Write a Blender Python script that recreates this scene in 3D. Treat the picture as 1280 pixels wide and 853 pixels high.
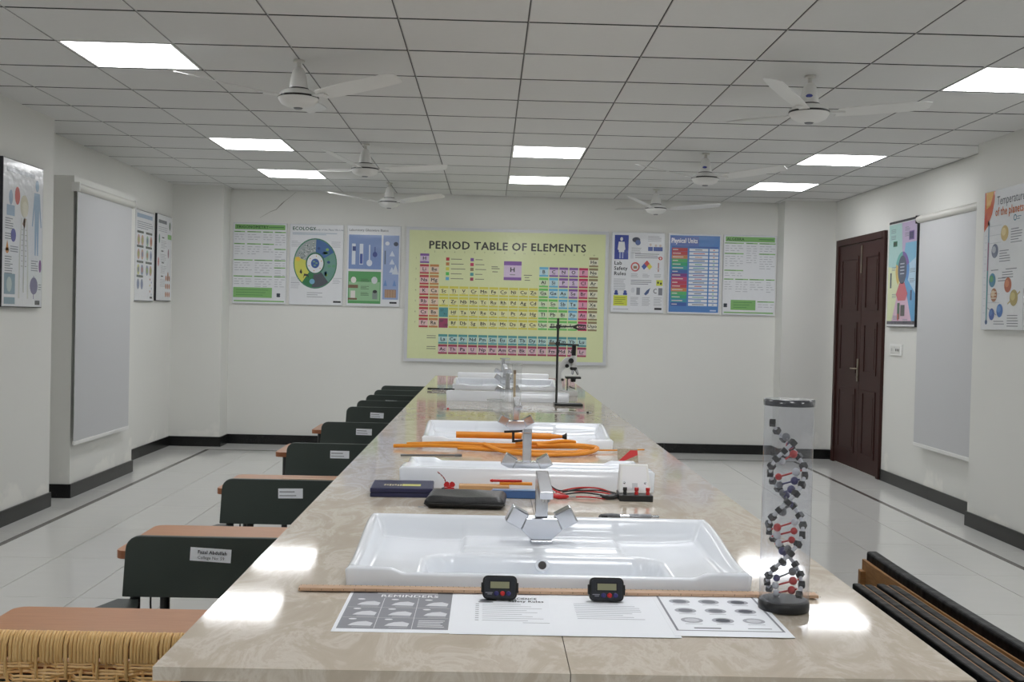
import bpy, math, random
from mathutils import Matrix, Vector
random.seed(7)
for _o in list(bpy.data.objects): bpy.data.objects.remove(_o)
SC = bpy.context.scene
COL = SC.collection
R = math.radians

# ------------------------------------------------------------------ camera, world, exposure
CAM_Z = 1.436
YAW, PITCH, ROLL = 0.02075, 0.01866, 0.02372      # turned right, tipped down, rolled
FPX = 1374.0                                       # focal length in pixels of a 1280 px wide frame
cam_data = bpy.data.cameras.new('camera'); cam = bpy.data.objects.new('camera', cam_data); COL.objects.link(cam)
cam_data.sensor_fit = 'HORIZONTAL'; cam_data.sensor_width = 36.0
cam_data.lens = FPX * 36.0 / 1280.0
cam_data.clip_start = 0.05; cam_data.clip_end = 60
_f = Vector((math.sin(YAW)*math.cos(PITCH), math.cos(YAW)*math.cos(PITCH), -math.sin(PITCH)))
_r = Vector((math.cos(YAW), -math.sin(YAW), 0)); _u = _r.cross(_f)
_c, _s = math.cos(ROLL), math.sin(ROLL)
_R, _U = _r*_c + _u*_s, _u*_c - _r*_s
cam.matrix_world = Matrix(((_R.x,_U.x,-_f.x,0),(_R.y,_U.y,-_f.y,0),(_R.z,_U.z,-_f.z,CAM_Z),(0,0,0,1)))
SC.camera = cam
world = bpy.data.worlds.new('world'); SC.world = world; world.use_nodes = True
world.node_tree.nodes['Background'].inputs[0].default_value = (0.8,0.85,0.9,1)
world.node_tree.nodes['Background'].inputs[1].default_value = 0.15
SC.view_settings.view_transform = 'Standard'; SC.view_settings.look = 'None'
SC.view_settings.gamma = 1.0; SC.view_settings.use_curve_mapping = False
SC.view_settings.exposure = 0.25
SC.cycles.diffuse_bounces = 8; SC.cycles.max_bounces = 14; SC.cycles.transparent_max_bounces = 16
LIGHT_STRENGTH = 10.5                              # emission of the ceiling panels

# ------------------------------------------------------------------ helpers
def s2l(c):
    return tuple(((v/255.)/12.92 if v/255. <= .04045 else ((v/255.+.055)/1.055)**2.4) for v in c)
MATS = {}
def mat(name, rgb, rough=.5, metal=0., var=.06, scale=8., bump=0., bscale=60., coat=0., spec=.5, stretch=None, emit=0., dark=None, detail=3., rvar=0., randobj=0.):
    if name in MATS: return MATS[name]
    m = bpy.data.materials.new(name); m.use_nodes = True; MATS[name] = m
    nt = m.node_tree; N = nt.nodes; L = nt.links; b = N['Principled BSDF']
    c = s2l(rgb)
    tc = N.new('ShaderNodeTexCoord'); src = tc.outputs['Object']
    if stretch:
        mp = N.new('ShaderNodeMapping'); mp.inputs['Scale'].default_value = stretch
        L.new(src, mp.inputs[0]); src = mp.outputs[0]
    nz = N.new('ShaderNodeTexNoise'); nz.inputs['Scale'].default_value = scale; nz.inputs['Detail'].default_value = detail
    L.new(src, nz.inputs['Vector'])
    mx = N.new('ShaderNodeMix'); mx.data_type = 'RGBA'
    ca = s2l(dark) if dark else tuple(v*(1-var) for v in c)
    cb = c if dark else tuple(min(1, v*(1+var)) for v in c)
    mx.inputs[6].default_value = (*ca,1); mx.inputs[7].default_value = (*cb,1)
    L.new(nz.outputs['Fac'], mx.inputs[0])
    out = mx.outputs[2]
    if randobj:
        oi = N.new('ShaderNodeObjectInfo'); mr = N.new('ShaderNodeMapRange')
        mr.inputs[3].default_value = 1-randobj; mr.inputs[4].default_value = 1+randobj
        hs = N.new('ShaderNodeHueSaturation'); L.new(oi.outputs['Random'], mr.inputs[0]); L.new(mr.outputs[0], hs.inputs['Value'])
        L.new(out, hs.inputs['Color']); out = hs.outputs[0]
    L.new(out, b.inputs['Base Color'])
    b.inputs['Roughness'].default_value = rough; b.inputs['Metallic'].default_value = metal
    b.inputs['Specular IOR Level'].default_value = spec
    b.inputs['Coat Weight'].default_value = coat; b.inputs['Coat Roughness'].default_value = .05
    if rvar:
        mr = N.new('ShaderNodeMapRange'); mr.inputs[3].default_value = max(0,rough-rvar); mr.inputs[4].default_value = rough+rvar
        L.new(nz.outputs['Fac'], mr.inputs[0]); L.new(mr.outputs[0], b.inputs['Roughness'])
    if bump:
        n2 = N.new('ShaderNodeTexNoise'); n2.inputs['Scale'].default_value = bscale; n2.inputs['Detail'].default_value = 2
        L.new(src, n2.inputs['Vector'])
        bp = N.new('ShaderNodeBump'); bp.inputs['Strength'].default_value = bump; bp.inputs['Distance'].default_value = .01
        L.new(n2.outputs['Fac'], bp.inputs['Height']); L.new(bp.outputs[0], b.inputs['Normal'])
    if emit:
        b.inputs['Emission Color'].default_value = (*c,1); b.inputs['Emission Strength'].default_value = emit
    return m
def clear_mat(name, tint, haze=.05, gloss=.12, rough=.04):
    """thin clear plastic or glass: see-through with a faint haze and a Fresnel gloss"""
    if name in MATS: return MATS[name]
    m = bpy.data.materials.new(name); m.use_nodes = True; MATS[name] = m
    nt = m.node_tree; N = nt.nodes; L = nt.links; N.remove(N['Principled BSDF'])
    tr = N.new('ShaderNodeBsdfTransparent'); tr.inputs[0].default_value = (*tint,1)
    df = N.new('ShaderNodeBsdfDiffuse'); df.inputs[0].default_value = (.8,.83,.9,1)
    nz = N.new('ShaderNodeTexNoise'); nz.inputs['Scale'].default_value = 14
    mr = N.new('ShaderNodeMapRange'); mr.inputs[3].default_value = haze*.5; mr.inputs[4].default_value = haze*1.5
    L.new(nz.outputs['Fac'], mr.inputs[0])
    m1 = N.new('ShaderNodeMixShader'); L.new(mr.outputs[0], m1.inputs[0]); L.new(tr.outputs[0], m1.inputs[1]); L.new(df.outputs[0], m1.inputs[2])
    gl = N.new('ShaderNodeBsdfGlossy'); gl.inputs['Roughness'].default_value = rough
    lw = N.new('ShaderNodeLayerWeight'); lw.inputs['Blend'].default_value = .5
    pw = N.new('ShaderNodeMath'); pw.operation='POWER'; pw.inputs[1].default_value = 5.; L.new(lw.outputs['Facing'], pw.inputs[0])
    ml = N.new('ShaderNodeMath'); ml.operation='MULTIPLY_ADD'; ml.inputs[1].default_value = .75; ml.inputs[2].default_value = .05; L.new(pw.outputs[0], ml.inputs[0])
    m2 = N.new('ShaderNodeMixShader'); L.new(ml.outputs[0], m2.inputs[0]); L.new(m1.outputs[0], m2.inputs[1]); L.new(gl.outputs[0], m2.inputs[2])
    L.new(m2.outputs[0], N['Material Output'].inputs[0])
    return m

class MB:
    """collects shapes; build() links them as one mesh object"""
    def __init__(s): s.v=[]; s.f=[]; s.m=[]; s.mats=[]; s.xf=None; s.sm=[]
    def mi(s, mt):
        if mt not in s.mats: s.mats.append(mt)
        return s.mats.index(mt)
    def add(s, vs, fs, mt=None, smooth=False):
        o=len(s.v)
        if s.xf is not None: vs=[tuple(s.xf@Vector(v)) for v in vs]
        s.v+= [tuple(v) for v in vs]; s.f+=[tuple(i+o for i in f) for f in fs]
        k = s.mi(mt) if mt else 0
        s.m+=[k]*len(fs); s.sm+=[smooth]*len(fs); return s
    def box(s,x0,y0,z0,x1,y1,z1,mt=None):
        v=[(x,y,z) for z in (z0,z1) for y in (y0,y1) for x in (x0,x1)]
        return s.add(v,[(0,2,3,1),(4,5,7,6),(0,1,5,4),(1,3,7,5),(3,2,6,7),(2,0,4,6)],mt)
    def quad(s,a,b,c,d,mt=None): return s.add([a,b,c,d],[(0,1,2,3)],mt)
    def prism(s,pts,z0,z1,mt=None):
        n=len(pts); v=[(x,y,z0) for x,y in pts]+[(x,y,z1) for x,y in pts]
        f=[tuple(range(n-1,-1,-1)),tuple(range(n,2*n))]+[(i,(i+1)%n,n+(i+1)%n,n+i) for i in range(n)]
        return s.add(v,f,mt)
    def prism_y(s,pts,y0,y1,mt=None):            # outline in x,z pushed along y
        n=len(pts); v=[(x,y0,z) for x,z in pts]+[(x,y1,z) for x,z in pts]
        f=[tuple(range(n)),tuple(range(2*n-1,n-1,-1))]+[(i,n+i,n+(i+1)%n,(i+1)%n) for i in range(n)]
        return s.add(v,f,mt)
    def lathe(s,prof,c=(0,0,0),n=20,mt=None):     # prof: (radius, z) from bottom to top
        v=[];f=[]
        for r,z in prof:
            for k in range(n):
                a=2*math.pi*k/n; v.append((c[0]+r*math.cos(a),c[1]+r*math.sin(a),c[2]+z))
        for i in range(len(prof)-1):
            for k in range(n):
                k2=(k+1)%n; f.append((i*n+k,i*n+k2,(i+1)*n+k2,(i+1)*n+k))
        s.add(v,f,mt,True)
        if prof[0][0]>1e-6: s.add([v[k] for k in range(n)],[tuple(range(n-1,-1,-1))],mt)
        if prof[-1][0]>1e-6: s.add([v[-n+k] for k in range(n)],[tuple(range(n))],mt)
        return s
    def tube(s,pts,r,n=8,mt=None,flat=1.,caps=True):
        pts=[Vector(p) for p in pts]; v=[];f=[]; rs = r if isinstance(r,(list,tuple)) else [r]*len(pts)
        up=Vector((0,0,1)); prev=None
        for i,p in enumerate(pts):
            t=(pts[min(i+1,len(pts)-1)]-pts[max(i-1,0)]).normalized()
            if prev is None:
                a = up.cross(t)
                if a.length<1e-3: a=Vector((1,0,0)).cross(t)
                a.normalize()
            else:
                a=(prev-t*prev.dot(t))
                if a.length<1e-4: a=up.cross(t)
                a.normalize()
            prev=a; b=t.cross(a)
            for k in range(n):
                q=2*math.pi*k/n+math.pi/n; v.append(p+a*(rs[i]*math.cos(q))+b*(rs[i]*flat*math.sin(q)))
        for i in range(len(pts)-1):
            for k in range(n):
                k2=(k+1)%n; f.append((i*n+k,i*n+k2,(i+1)*n+k2,(i+1)*n+k))
        s.add(v,f,mt,n>5)
        if caps:
            m=len(pts); s.add([v[k] for k in range(n)],[tuple(range(n-1,-1,-1))],mt); s.add([v[(m-1)*n+k] for k in range(n)],[tuple(range(n))],mt)
        return s
    def ball(s,c,r,n=10,mt=None,sq=1.):
        prof=[(r*math.sin(math.pi*i/6),-r*sq*math.cos(math.pi*i/6)) for i in range(7)]
        prof[0]=(1e-7,prof[0][1]); prof[-1]=(1e-7,prof[-1][1])
        return s.lathe(prof,c,n,mt)
    def mesh(s,name,mt=None):
        me=bpy.data.meshes.new(name); me.from_pydata(s.v,[],s.f)
        ms=s.mats or [mt]
        for x in ms: me.materials.append(x)
        me.polygons.foreach_set('material_index',s.m); me.polygons.foreach_set('use_smooth',s.sm); me.update()
        return me
    def build(s,name,mt=None,parent=None,bevel=0,seg=2,loc=None):
        o=link(name,s.mesh(name,mt),parent)
        if loc: o.location=loc
        if bevel:
            b=o.modifiers.new('bevel','BEVEL'); b.width=bevel; b.segments=seg; b.limit_method='ANGLE'; b.angle_limit=R(40)
        return o
def link(name,data,parent=None):
    o=bpy.data.objects.new(name,data); COL.objects.link(o)
    if parent: o.parent=parent
    return o
def tag(o,label=None,cat=None,group=None,kind=None):
    if label: o['label']=label
    if cat: o['category']=cat
    if group: o['group']=group
    if kind: o['kind']=kind
    return o
def empty(name,loc=(0,0,0),rz=0):
    e=link(name,None); e.location=loc; e.rotation_euler=(0,0,rz); e.empty_display_size=.05; return e
def copy_tree(o,parent=None):
    c=o.copy(); COL.objects.link(c)
    if parent: c.parent=parent
    for ch in list(o.children): copy_tree(ch,c)
    return c
def rrect(w,h,r,n=5,cx=0,cy=0):
    p=[]
    for (sx,sy,a0) in ((1,1,0),(-1,1,90),(-1,-1,180),(1,-1,270)):
        for k in range(n+1):
            a=R(a0+90*k/n); p.append((cx+sx*(w/2-r)+r*math.cos(a),cy+sy*(h/2-r)+r*math.sin(a)))
    return p
def smooth_path(pts,n=6):
    P=[Vector(p) for p in pts]; out=[]
    for i in range(len(P)-1):
        p0=P[max(i-1,0)];p1=P[i];p2=P[i+1];p3=P[min(i+2,len(P)-1)]
        for k in range(n):
            t=k/n; out.append(.5*((2*p1)+(p2-p0)*t+(2*p0-5*p1+4*p2-p3)*t*t+(3*p1-p0-3*p2+p3)*t**3))
    out.append(P[-1]); return out

# ------------------------------------------------------------------ lettering (built-in font turned to flat mesh)
GL={}
CHARS="ABCDEFGHIJKLMNOPQRSTUVWXYZabcdefghijklmnopqrstuvwxyz0123456789:.,-/&"
def _load_glyphs():
    tmp=[]
    for off in (0.,):
        for ch in CHARS:
            for k,body in enumerate((ch,'H'+ch+'H')):
                cu=bpy.data.curves.new('g','FONT'); cu.body=body; cu.resolution_u=2; cu.offset=off; cu.fill_mode='FRONT'
                o=bpy.data.objects.new('g',cu); COL.objects.link(o); tmp.append((off>0,ch,k,o))
    cu=bpy.data.curves.new('g','FONT'); cu.body='HH'; o=bpy.data.objects.new('g',cu); COL.objects.link(o); tmp.append((False,'HH',0,o))
    dg=bpy.context.evaluated_depsgraph_get(); raw={}
    for b,ch,k,o in tmp:
        e=o.evaluated_get(dg); me=e.to_mesh()
        vs=[tuple(v.co[:2]) for v in me.vertices]; fs=[tuple(p.vertices) for p in me.polygons]
        raw[(b,ch,k)]=(vs,fs); e.to_mesh_clear()
    hh=max(v[0] for v in raw[(False,'HH',0)][0])
    for ch in CHARS:
        w=max(v[0] for v in raw[(False,ch,1)][0])-hh; vs,fs=raw[(False,ch,0)]
        GL[(False,ch)]=(vs,fs,w); V=[];F=[]
        for dx,dy in ((-.028,0),(.028,0),(0,-.02),(0,.02)):
            o=len(V); V+=[(x+dx,y+dy) for x,y in vs]; F+=[tuple(i+o for i in f) for f in fs]
        GL[(True,ch)]=(V,F,w+.045)
    for *_,o in tmp:
        d=o.data; bpy.data.objects.remove(o); bpy.data.curves.remove(d)
_load_glyphs()
def pm(rgb,kind='gloss'):
    """printing ink of one colour, under a crinkled clear film (gloss) or on plain paper"""
    n='ink_%s_%d_%d_%d'%(kind,*rgb)
    if kind=='gloss':
        rgb=tuple(v*.87+g*.13 for v,g in zip(rgb,(200,202,206)))
        return mat(n,rgb,rough=.2,var=.02,scale=30,bump=.3,bscale=16,coat=.3)
    return mat(n,rgb,rough=.75,var=.02,scale=40,spec=.2)
class Print:
    """flat print: u to the right, v up, seen from -y"""
    def __init__(s,kind='gloss'): s.a=MB(); s.t=MB(); s.kind=kind
    def rect(s,u0,v0,u1,v1,c,l=1): s.a.quad((u0,-.0006*l,v0),(u1,-.0006*l,v0),(u1,-.0006*l,v1),(u0,-.0006*l,v1),pm(c,s.kind))
    def poly(s,pts,c,l=1): s.a.add([(x,-.0006*l,z) for x,z in pts],[tuple(range(len(pts)))],pm(c,s.kind))
    def disc(s,u,v,ru,rv,c,l=1,n=24,a0=0,a1=360):
        p=[(u+ru*math.cos(R(a0+(a1-a0)*k/n)),v+rv*math.sin(R(a0+(a1-a0)*k/n))) for k in range(n if a1-a0==360 else n+1)]
        if a1-a0!=360: p.append((u,v))
        s.poly(p,c,l)
    def ring(s,u,v,r0,r1,c,l=1,a0=0,a1=360,asp=1.,n=24):
        for k in range(n):
            a=R(a0+(a1-a0)*k/n); b=R(a0+(a1-a0)*(k+1)/n)
            s.poly([(u+r0*math.cos(a),v+asp*r0*math.sin(a)),(u+r1*math.cos(a),v+asp*r1*math.sin(a)),(u+r1*math.cos(b),v+asp*r1*math.sin(b)),(u+r0*math.cos(b),v+asp*r0*math.sin(b))],c,l)
    def text(s,str_,u,v,h,c,l=3,bold=False,xs=1.,align='l',fit=None):
        sc=h/.70
        if fit: xs=fit/(sum((GL[(bold,ch)][2] if ch!=' ' else .3) for ch in str_)*sc)
        w=sum((GL[(bold,ch)][2] if ch!=' ' else .3) for ch in str_)*sc*xs
        x=u-(w/2 if align=='c' else (w if align=='r' else 0))
        for ch in str_:
            if ch==' ': x+=.3*sc*xs; continue
            vs,fs,adv=GL[(bold,ch)]
            nv=len(GL[(False,ch)][0])                 # the overprinted copies of a bold letter lie in thin layers
            s.t.add([(x+a*sc*xs,-.0006*l-.00016*(q//nv),v+b*sc) for q,(a,b) in enumerate(vs)],fs,pm(c,s.kind)); x+=adv*sc*xs
        return w
    def lines(s,u0,u1,v,n,dv,c=(120,122,130),th=.006,l=2):
        for k in range(n):
            s.rect(u0,v-k*dv-th/2,u1-(u1-u0)*random.choice((0,0,.06,.15,.3)),v-k*dv+th/2,c,l)
    def done(s,parent,y=0.,prefix=''):
        out=[]
        for nm,b in ((prefix+'print',s.a),(prefix+'lettering',s.t)):
            if b.f: o=b.build(nm,None,parent); o.location.y=y; out.append(o)
        return out

# ------------------------------------------------------------------ materials
WALL=mat('cream_wall_paint',(225,225,221),rough=.62,var=.02,scale=1.5,bump=.03,bscale=40,spec=.3)
def wall_patchy():
    """cream paint with chalky bare patches near the floor"""
    if 'patchy' in MATS: return MATS['patchy']
    m=mat('patchy',(225,225,221),rough=.62,var=.02,scale=1.5,bump=.03,bscale=40,spec=.3)
    nt=m.node_tree;N=nt.nodes;L=nt.links;b=N['Principled BSDF']
    src=b.inputs['Base Color'].links[0].from_socket
    tc=N.new('ShaderNodeTexCoord'); nz=N.new('ShaderNodeTexNoise'); nz.inputs['Scale'].default_value=3.2; nz.inputs['Detail'].default_value=4
    L.new(tc.outputs['Object'],nz.inputs['Vector'])
    sx=N.new('ShaderNodeSeparateXYZ'); L.new(tc.outputs['Object'],sx.inputs[0])
    mr=N.new('ShaderNodeMapRange'); mr.inputs[1].default_value=.1; mr.inputs[2].default_value=.55; mr.inputs[3].default_value=.16; mr.inputs[4].default_value=-.3
    L.new(sx.outputs['Z'],mr.inputs[0])
    ad=N.new('ShaderNodeMath'); ad.operation='ADD'; L.new(nz.outputs['Fac'],ad.inputs[0]); L.new(mr.outputs[0],ad.inputs[1])
    rp=N.new('ShaderNodeValToRGB'); rp.color_ramp.elements[0].position=.60; rp.color_ramp.elements[1].position=.68
    L.new(ad.outputs[0],rp.inputs[0])
    mx=N.new('ShaderNodeMix'); mx.data_type='RGBA'; L.new(rp.outputs[0],mx.inputs[0]); L.new(src,mx.inputs[6]); mx.inputs[7].default_value=(*s2l((236,235,230)),1)
    L.new(mx.outputs[2],b.inputs['Base Color']); return m
WALLP=wall_patchy()
TILE_C=mat('ceiling_tile_white',(216,216,215),rough=.8,var=.02,scale=30,bump=.08,bscale=120,spec=.2,randobj=.025)
GRID=mat('ceiling_grid_shadow',(120,120,120),rough=.8,var=.03)
TBAR=mat('ceiling_bar_grey',(176,176,176),rough=.5,var=.02)
FLOORM=mat('grey_porcelain_tile',(216,216,213),rough=.11,var=.035,scale=2.2,stretch=(1,5,1),spec=.5,randobj=.02,detail=5)
GROUT=mat('floor_grout',(170,165,152),rough=.6)
STRIP=mat('dark_floor_strip',(92,88,84),rough=.2,var=.1)
GRANITE=mat('black_granite',(26,27,27),rough=.25,var=.4,scale=120,spec=.35)
def marble(name):
    m=mat(name,(205,194,178),rough=.06,var=.05,scale=3,spec=.6,rvar=.02)
    nt=m.node_tree;N=nt.nodes;L=nt.links;b=N['Principled BSDF']
    tc=N.new('ShaderNodeTexCoord'); mp=N.new('ShaderNodeMapping'); mp.inputs['Rotation'].default_value=(0,0,R(-52)); mp.inputs['Scale'].default_value=(3.4,1.5,2.2)
    L.new(tc.outputs['Object'],mp.inputs[0])
    nz=N.new('ShaderNodeTexNoise'); nz.inputs['Scale'].default_value=3.2; nz.inputs['Detail'].default_value=9; nz.inputs['Distortion'].default_value=.9; nz.inputs['Roughness'].default_value=.66
    L.new(mp.outputs[0],nz.inputs['Vector'])
    rp=N.new('ShaderNodeValToRGB'); e=rp.color_ramp.elements
    e[0].position=.25; e[0].color=(*s2l((196,182,164)),1); e[1].position=.75; e[1].color=(*s2l((228,219,207)),1)
    for p,c in ((.45,(206,194,177)),(.53,(222,213,200)),(.58,(208,196,180))):
        q=e.new(p); q.color=(*s2l(c),1)
    L.new(nz.outputs['Fac'],rp.inputs[0]); L.new(rp.outputs[0],b.inputs['Base Color']); return m
MARBLE=marble('beige_polished_marble')
BLACKCAB=mat('black_laminate',(26,26,28),rough=.35,var=.1)
CERAMIC=mat('white_glazed_ceramic',(242,246,252),rough=.13,var=.01,scale=3,coat=.1,spec=.6)
CHROME=mat('polished_chrome',(205,207,212),rough=.16,metal=1.,var=.03,scale=20)
DARKHOLE=mat('dark_hole',(70,66,64),rough=.5)
WOODTOP=mat('brown_wood_laminate',(188,134,92),rough=.4,scale=7,stretch=(2,26,2),dark=(162,108,70),detail=6)
WOODEDGE=mat('brown_edge_band',(150,92,58),rough=.4,scale=10,var=.12)
GREEN=mat('dark_green_steel',(57,66,62),rough=.45,var=.05,scale=20,bump=.04,bscale=200)
BLACKST=mat('black_powder_steel',(38,40,40),rough=.4,var=.1)
BLACKPL=mat('black_plastic',(24,25,27),rough=.35,var=.12,scale=30)
GREYPL=mat('grey_plastic',(110,112,116),rough=.4,var=.05)
WHITEPL=mat('white_plastic',(232,232,230),rough=.35,var=.02)
FANW=mat('fan_enamel_white',(226,226,224),rough=.3,var=.02,coat=.2)
SCREENM=mat('grey_white_screen_cloth',(198,199,201),rough=.7,var=.015,scale=200,spec=.2)
ALU=mat('pale_painted_aluminium',(205,204,198),rough=.4,var=.02)
DOORM=mat('dark_mahogany',(60,30,26),rough=.5,spec=.3,scale=5,stretch=(3,3,.4),dark=(50,26,22),detail=5)
BRASS=mat('aged_nickel',(150,140,125),rough=.35,metal=1.,var=.1)
RED=mat('red_plastic',(196,36,38),rough=.35,var=.08)
BLUE=mat('dark_blue_plastic',(52,50,110),rough=.35,var=.08)
NAVY=mat('navy_card',(40,42,78),rough=.45,var=.08)
ORANGE=mat('orange_rubber',(236,150,40),rough=.4,var=.1,scale=25)
PINE=mat('pale_pine',(222,180,130),rough=.55,scale=9,stretch=(3,22,22),dark=(200,152,104))
RULERW=mat('ruler_wood',(214,182,154),rough=.5,scale=12,stretch=(2,30,30),dark=(192,156,126))
PAPER=mat('white_paper',(246,249,255),rough=.8,var=.01,spec=.2)
VINYL=mat('black_vinyl',(10,11,13),rough=.38,var=.2,scale=14,bump=.4,bscale=18,spec=.08)
PLY=mat('raw_plywood',(172,128,78),rough=.6,scale=10,stretch=(3,3,20),dark=(112,74,40),detail=5)
RATTAN=mat('honey_rattan',(240,206,146),rough=.36,scale=16,stretch=(6,6,1),dark=(212,164,98),randobj=.05,detail=4)
CLEAR=clear_mat('clear_acrylic',(.93,.94,.97),haze=.06)
GLASS=clear_mat('clear_glass',(.95,.96,.96),haze=.05)
DIFF=mat('lit_diffuser',(252,253,255),rough=.5,var=0.,emit=LIGHT_STRENGTH)

# ------------------------------------------------------------------ room shell
ZC=2.813; YB=12.226; XL=-3.43; XR=3.76; YF=-2.6
b=MB()
b.box(XL-.15,YF-.15,0,XL,YB+.15,ZC+.1); b.box(XL,YF,0,-3.18,8.05,ZC); b.box(XL,8.44,0,-3.18,9.89,2.46); b.box(XL,11.90,0,-2.885,YB,ZC)
tag(b.build('wall_left',WALLP),kind='structure')
b=MB()
b.box(XR,YF-.15,0,XR+.15,YB+.15,ZC+.1); b.box(3.565,YF,0,XR,8.04,ZC); b.box(3.19,11.95,0,XR,YB,ZC)
tag(b.build('wall_right',WALLP),kind='structure')
b=MB(); b.box(XL,YB,0,XR,YB+.15,ZC+.1); wall_back=tag(b.build('wall_back',WALL),kind='structure')
b=MB(); b.box(XL,YF-.15,0,XR,YF,ZC+.1); tag(b.build('wall_front',WALL),kind='structure')
cr=MB(); cr.tube([(-2.172,YB-.0005,2.80),(-2.25,YB-.0005,2.73),(-2.29,YB-.0005,2.70),(-2.328,YB-.0005,2.664),(-2.388,YB-.0005,2.60),(-2.45,YB-.0005,2.575),(-2.562,YB-.0005,2.508)],[.001,.0015,.002,.006,.003,.002,.001],n=5)
cr.build('plaster_crack',mat('crack_grey',(150,147,138),rough=.9),wall_back)

# floor: a slab, loose-laid look porcelain tiles with sunk joints, dark border strips
b=MB(); b.box(XL-.15,YF-.15,-.12,XR+.15,YB+.15,-.004); floor=tag(b.build('floor',GROUT),kind='structure')
SXL0,SXL1,SXR0,SXR1,SYB0,SYB1=-2.965,-2.925,3.265,3.305,11.62,11.655
for nm,(x0,y0,x1,y1) in dict(a=(SXL0,YF,SXL1,SYB1),c=(SXR0,YF,SXR1,SYB1),d=(SXL1,SYB0,SXR0,SYB1)).items():
    q=MB(); q.box(x0,y0,-.02,x1,y1,0); q.build('border_strip',STRIP,floor)
PX,PY,G=.45,.88,.0022
xs=[-2.925]+[-2.475+PX*k for k in range(13)]+[3.265]
ys=[2.865-.88*k for k in range(6,0,-1)]+[2.865+.88*k for k in range(10)]+[SYB0]
tmesh=MB(); tmesh.box(G,G,-.015,PX-G,PY-G,0); tm=tmesh.mesh('floor_tile',FLOORM)
far=MB()
for i in range(len(xs)-1):
    for j in range(len(ys)-1):
        w,h=xs[i+1]-xs[i],ys[j+1]-ys[j]
        if ys[j+1]<2.5: far.box(xs[i]+G,ys[j]+G,-.015,xs[i+1]-G,ys[j+1]-G,0); continue
        if abs(w-PX)<1e-3 and abs(h-PY)<1e-3: o=link('floor_tile',tm,floor); o.location=(xs[i],ys[j],0)
        else: q=MB(); q.box(G,G,-.015,w-G,h-G,0); o=q.build('floor_tile',FLOORM,floor); o.location=(xs[i],ys[j],0)
for (x0,x1) in ((XL,SXL0),(SXR1,XR)):
    yy=YF
    while yy<YB-.01:
        y2=min(yy+PY,YB)
        if y2<5.5: far.box(x0,yy+G,-.015,x1,y2-G,0)
        else: q=MB(); q.box(0,G,-.015,x1-x0,y2-yy-G,0); o=q.build('floor_tile',FLOORM,floor); o.location=(x0,yy,0)
        yy=y2
xx=SXL0
while xx<SXR1-.01:
    x2=min(xx+PY,SXR1); q=MB(); q.box(G,0,-.015,x2-xx-G,YB-SYB1,0); o=q.build('floor_tile',FLOORM,floor); o.location=(xx,SYB1,0); xx=x2
tag(far.build('floor_tiles_behind_the_viewer',FLOORM,floor),kind='stuff')

# ceiling: sheet greyed for the shade in the joints, lay-in tiles, flush light panels
b=MB(); b.box(XL-.15,YF-.15,ZC+.012,XR+.15,YB+.15,ZC+.12); ceiling=tag(b.build('ceiling',GRID),kind='structure')
CX0,CY0=.145,5.093
LIGHTS={(-4,1):'ceiling light panel nearest the viewer on the left',(-4,6):'left ceiling light panel, second from the viewer, before the last one on its side',(-4,9):'left ceiling light panel closest to the back wall',
        (0,6):'nearer of the two light panels in the middle of the ceiling',(0,9):'middle ceiling light panel closest to the back wall',
        (4,1):'large ceiling light panel cut by the right edge of the photo',(4,6):'right ceiling light panel between the cut-off one and the farthest one',(4,9):'right ceiling light panel closest to the back wall'}
UNSEEN={(-4,-4),(0,-2),(0,-5),(4,-4),(-4,-9),(4,-9),(0,-9)}  # out-of-view panels, added to brighten the near end of the bench
GC,GCY=.0028,.010
TILE_E=mat('tile_edge_joint_shade',(86,86,85),rough=.9,var=.05)  # tile sides coloured dark to draw the shadow step at the joints
def ctile(w,h):
    q=MB(); x0,y0,x1,y1=GC,GCY,w-GC,h-GCY; v=[(x,y,z) for z in (0,.011) for y in (y0,y1) for x in (x0,x1)]
    q.add(v,[(0,2,3,1)],TILE_C); q.add(v,[(4,5,7,6),(0,1,5,4),(1,3,7,5),(3,2,6,7),(2,0,4,6)],TILE_E); return q
ctm=ctile(.6,.6).mesh('ceiling_tile')
def make_light():
    r=empty('ceiling_light')
    f=MB()
    for (x0,y0,x1,y1) in ((.006,.006,.594,.02),(.006,.58,.594,.594),(.006,.02,.02,.58),(.58,.02,.594,.58)): f.box(x0,y0,0,x1,y1,.011)
    f.build('frame',WHITEPL,r); d=MB(); d.box(.02,.02,.001,.58,.58,.006); d.build('diffuser',DIFF,r); return r
lp=None
farc=MB()
ki=range(-6,7)
for k in ki:
    for i in range(-13,12):
        x0,y0=CX0+.6*k,CY0+.6*i; x1,y1=x0+.6,y0+.6
        x0c,x1c,y0c,y1c=max(x0,XL),min(x1,XR),max(y0,YF),min(y1,YB)
        if x1c-x0c<.03 or y1c-y0c<.03: continue
        if (k,i) in LIGHTS or (k,i) in UNSEEN:
            o=make_light() if lp is None else copy_tree(lp)
            lp=lp or o; o.location=(x0,y0,ZC)
            tag(o,LIGHTS.get((k,i)) or 'added unseen ceiling light panel %s the viewer, %s of the room'%({-4:'above',-2:'just ahead of and above',-5:'straight above'}.get(i,'behind'),{-4:'left side',0:'middle',4:'right side'}[k]),'ceiling light','ceiling light panels'); continue
        if y1<4.2: farc.box(x0c+GC,y0c+GCY,ZC,x1c-GC,y1c-GCY,ZC+.011); continue
        if abs(x1c-x0c-.6)<1e-3 and abs(y1c-y0c-.6)<1e-3: o=link('ceiling_tile',ctm,ceiling); o.location=(x0,y0,ZC)
        else: o=ctile(x1c-x0c,y1c-y0c).build('ceiling_tile',None,ceiling); o.location=(x0c,y0c,ZC)
tag(farc.build('ceiling_tiles_above_the_viewer',TILE_C,ceiling),kind='stuff')
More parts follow.
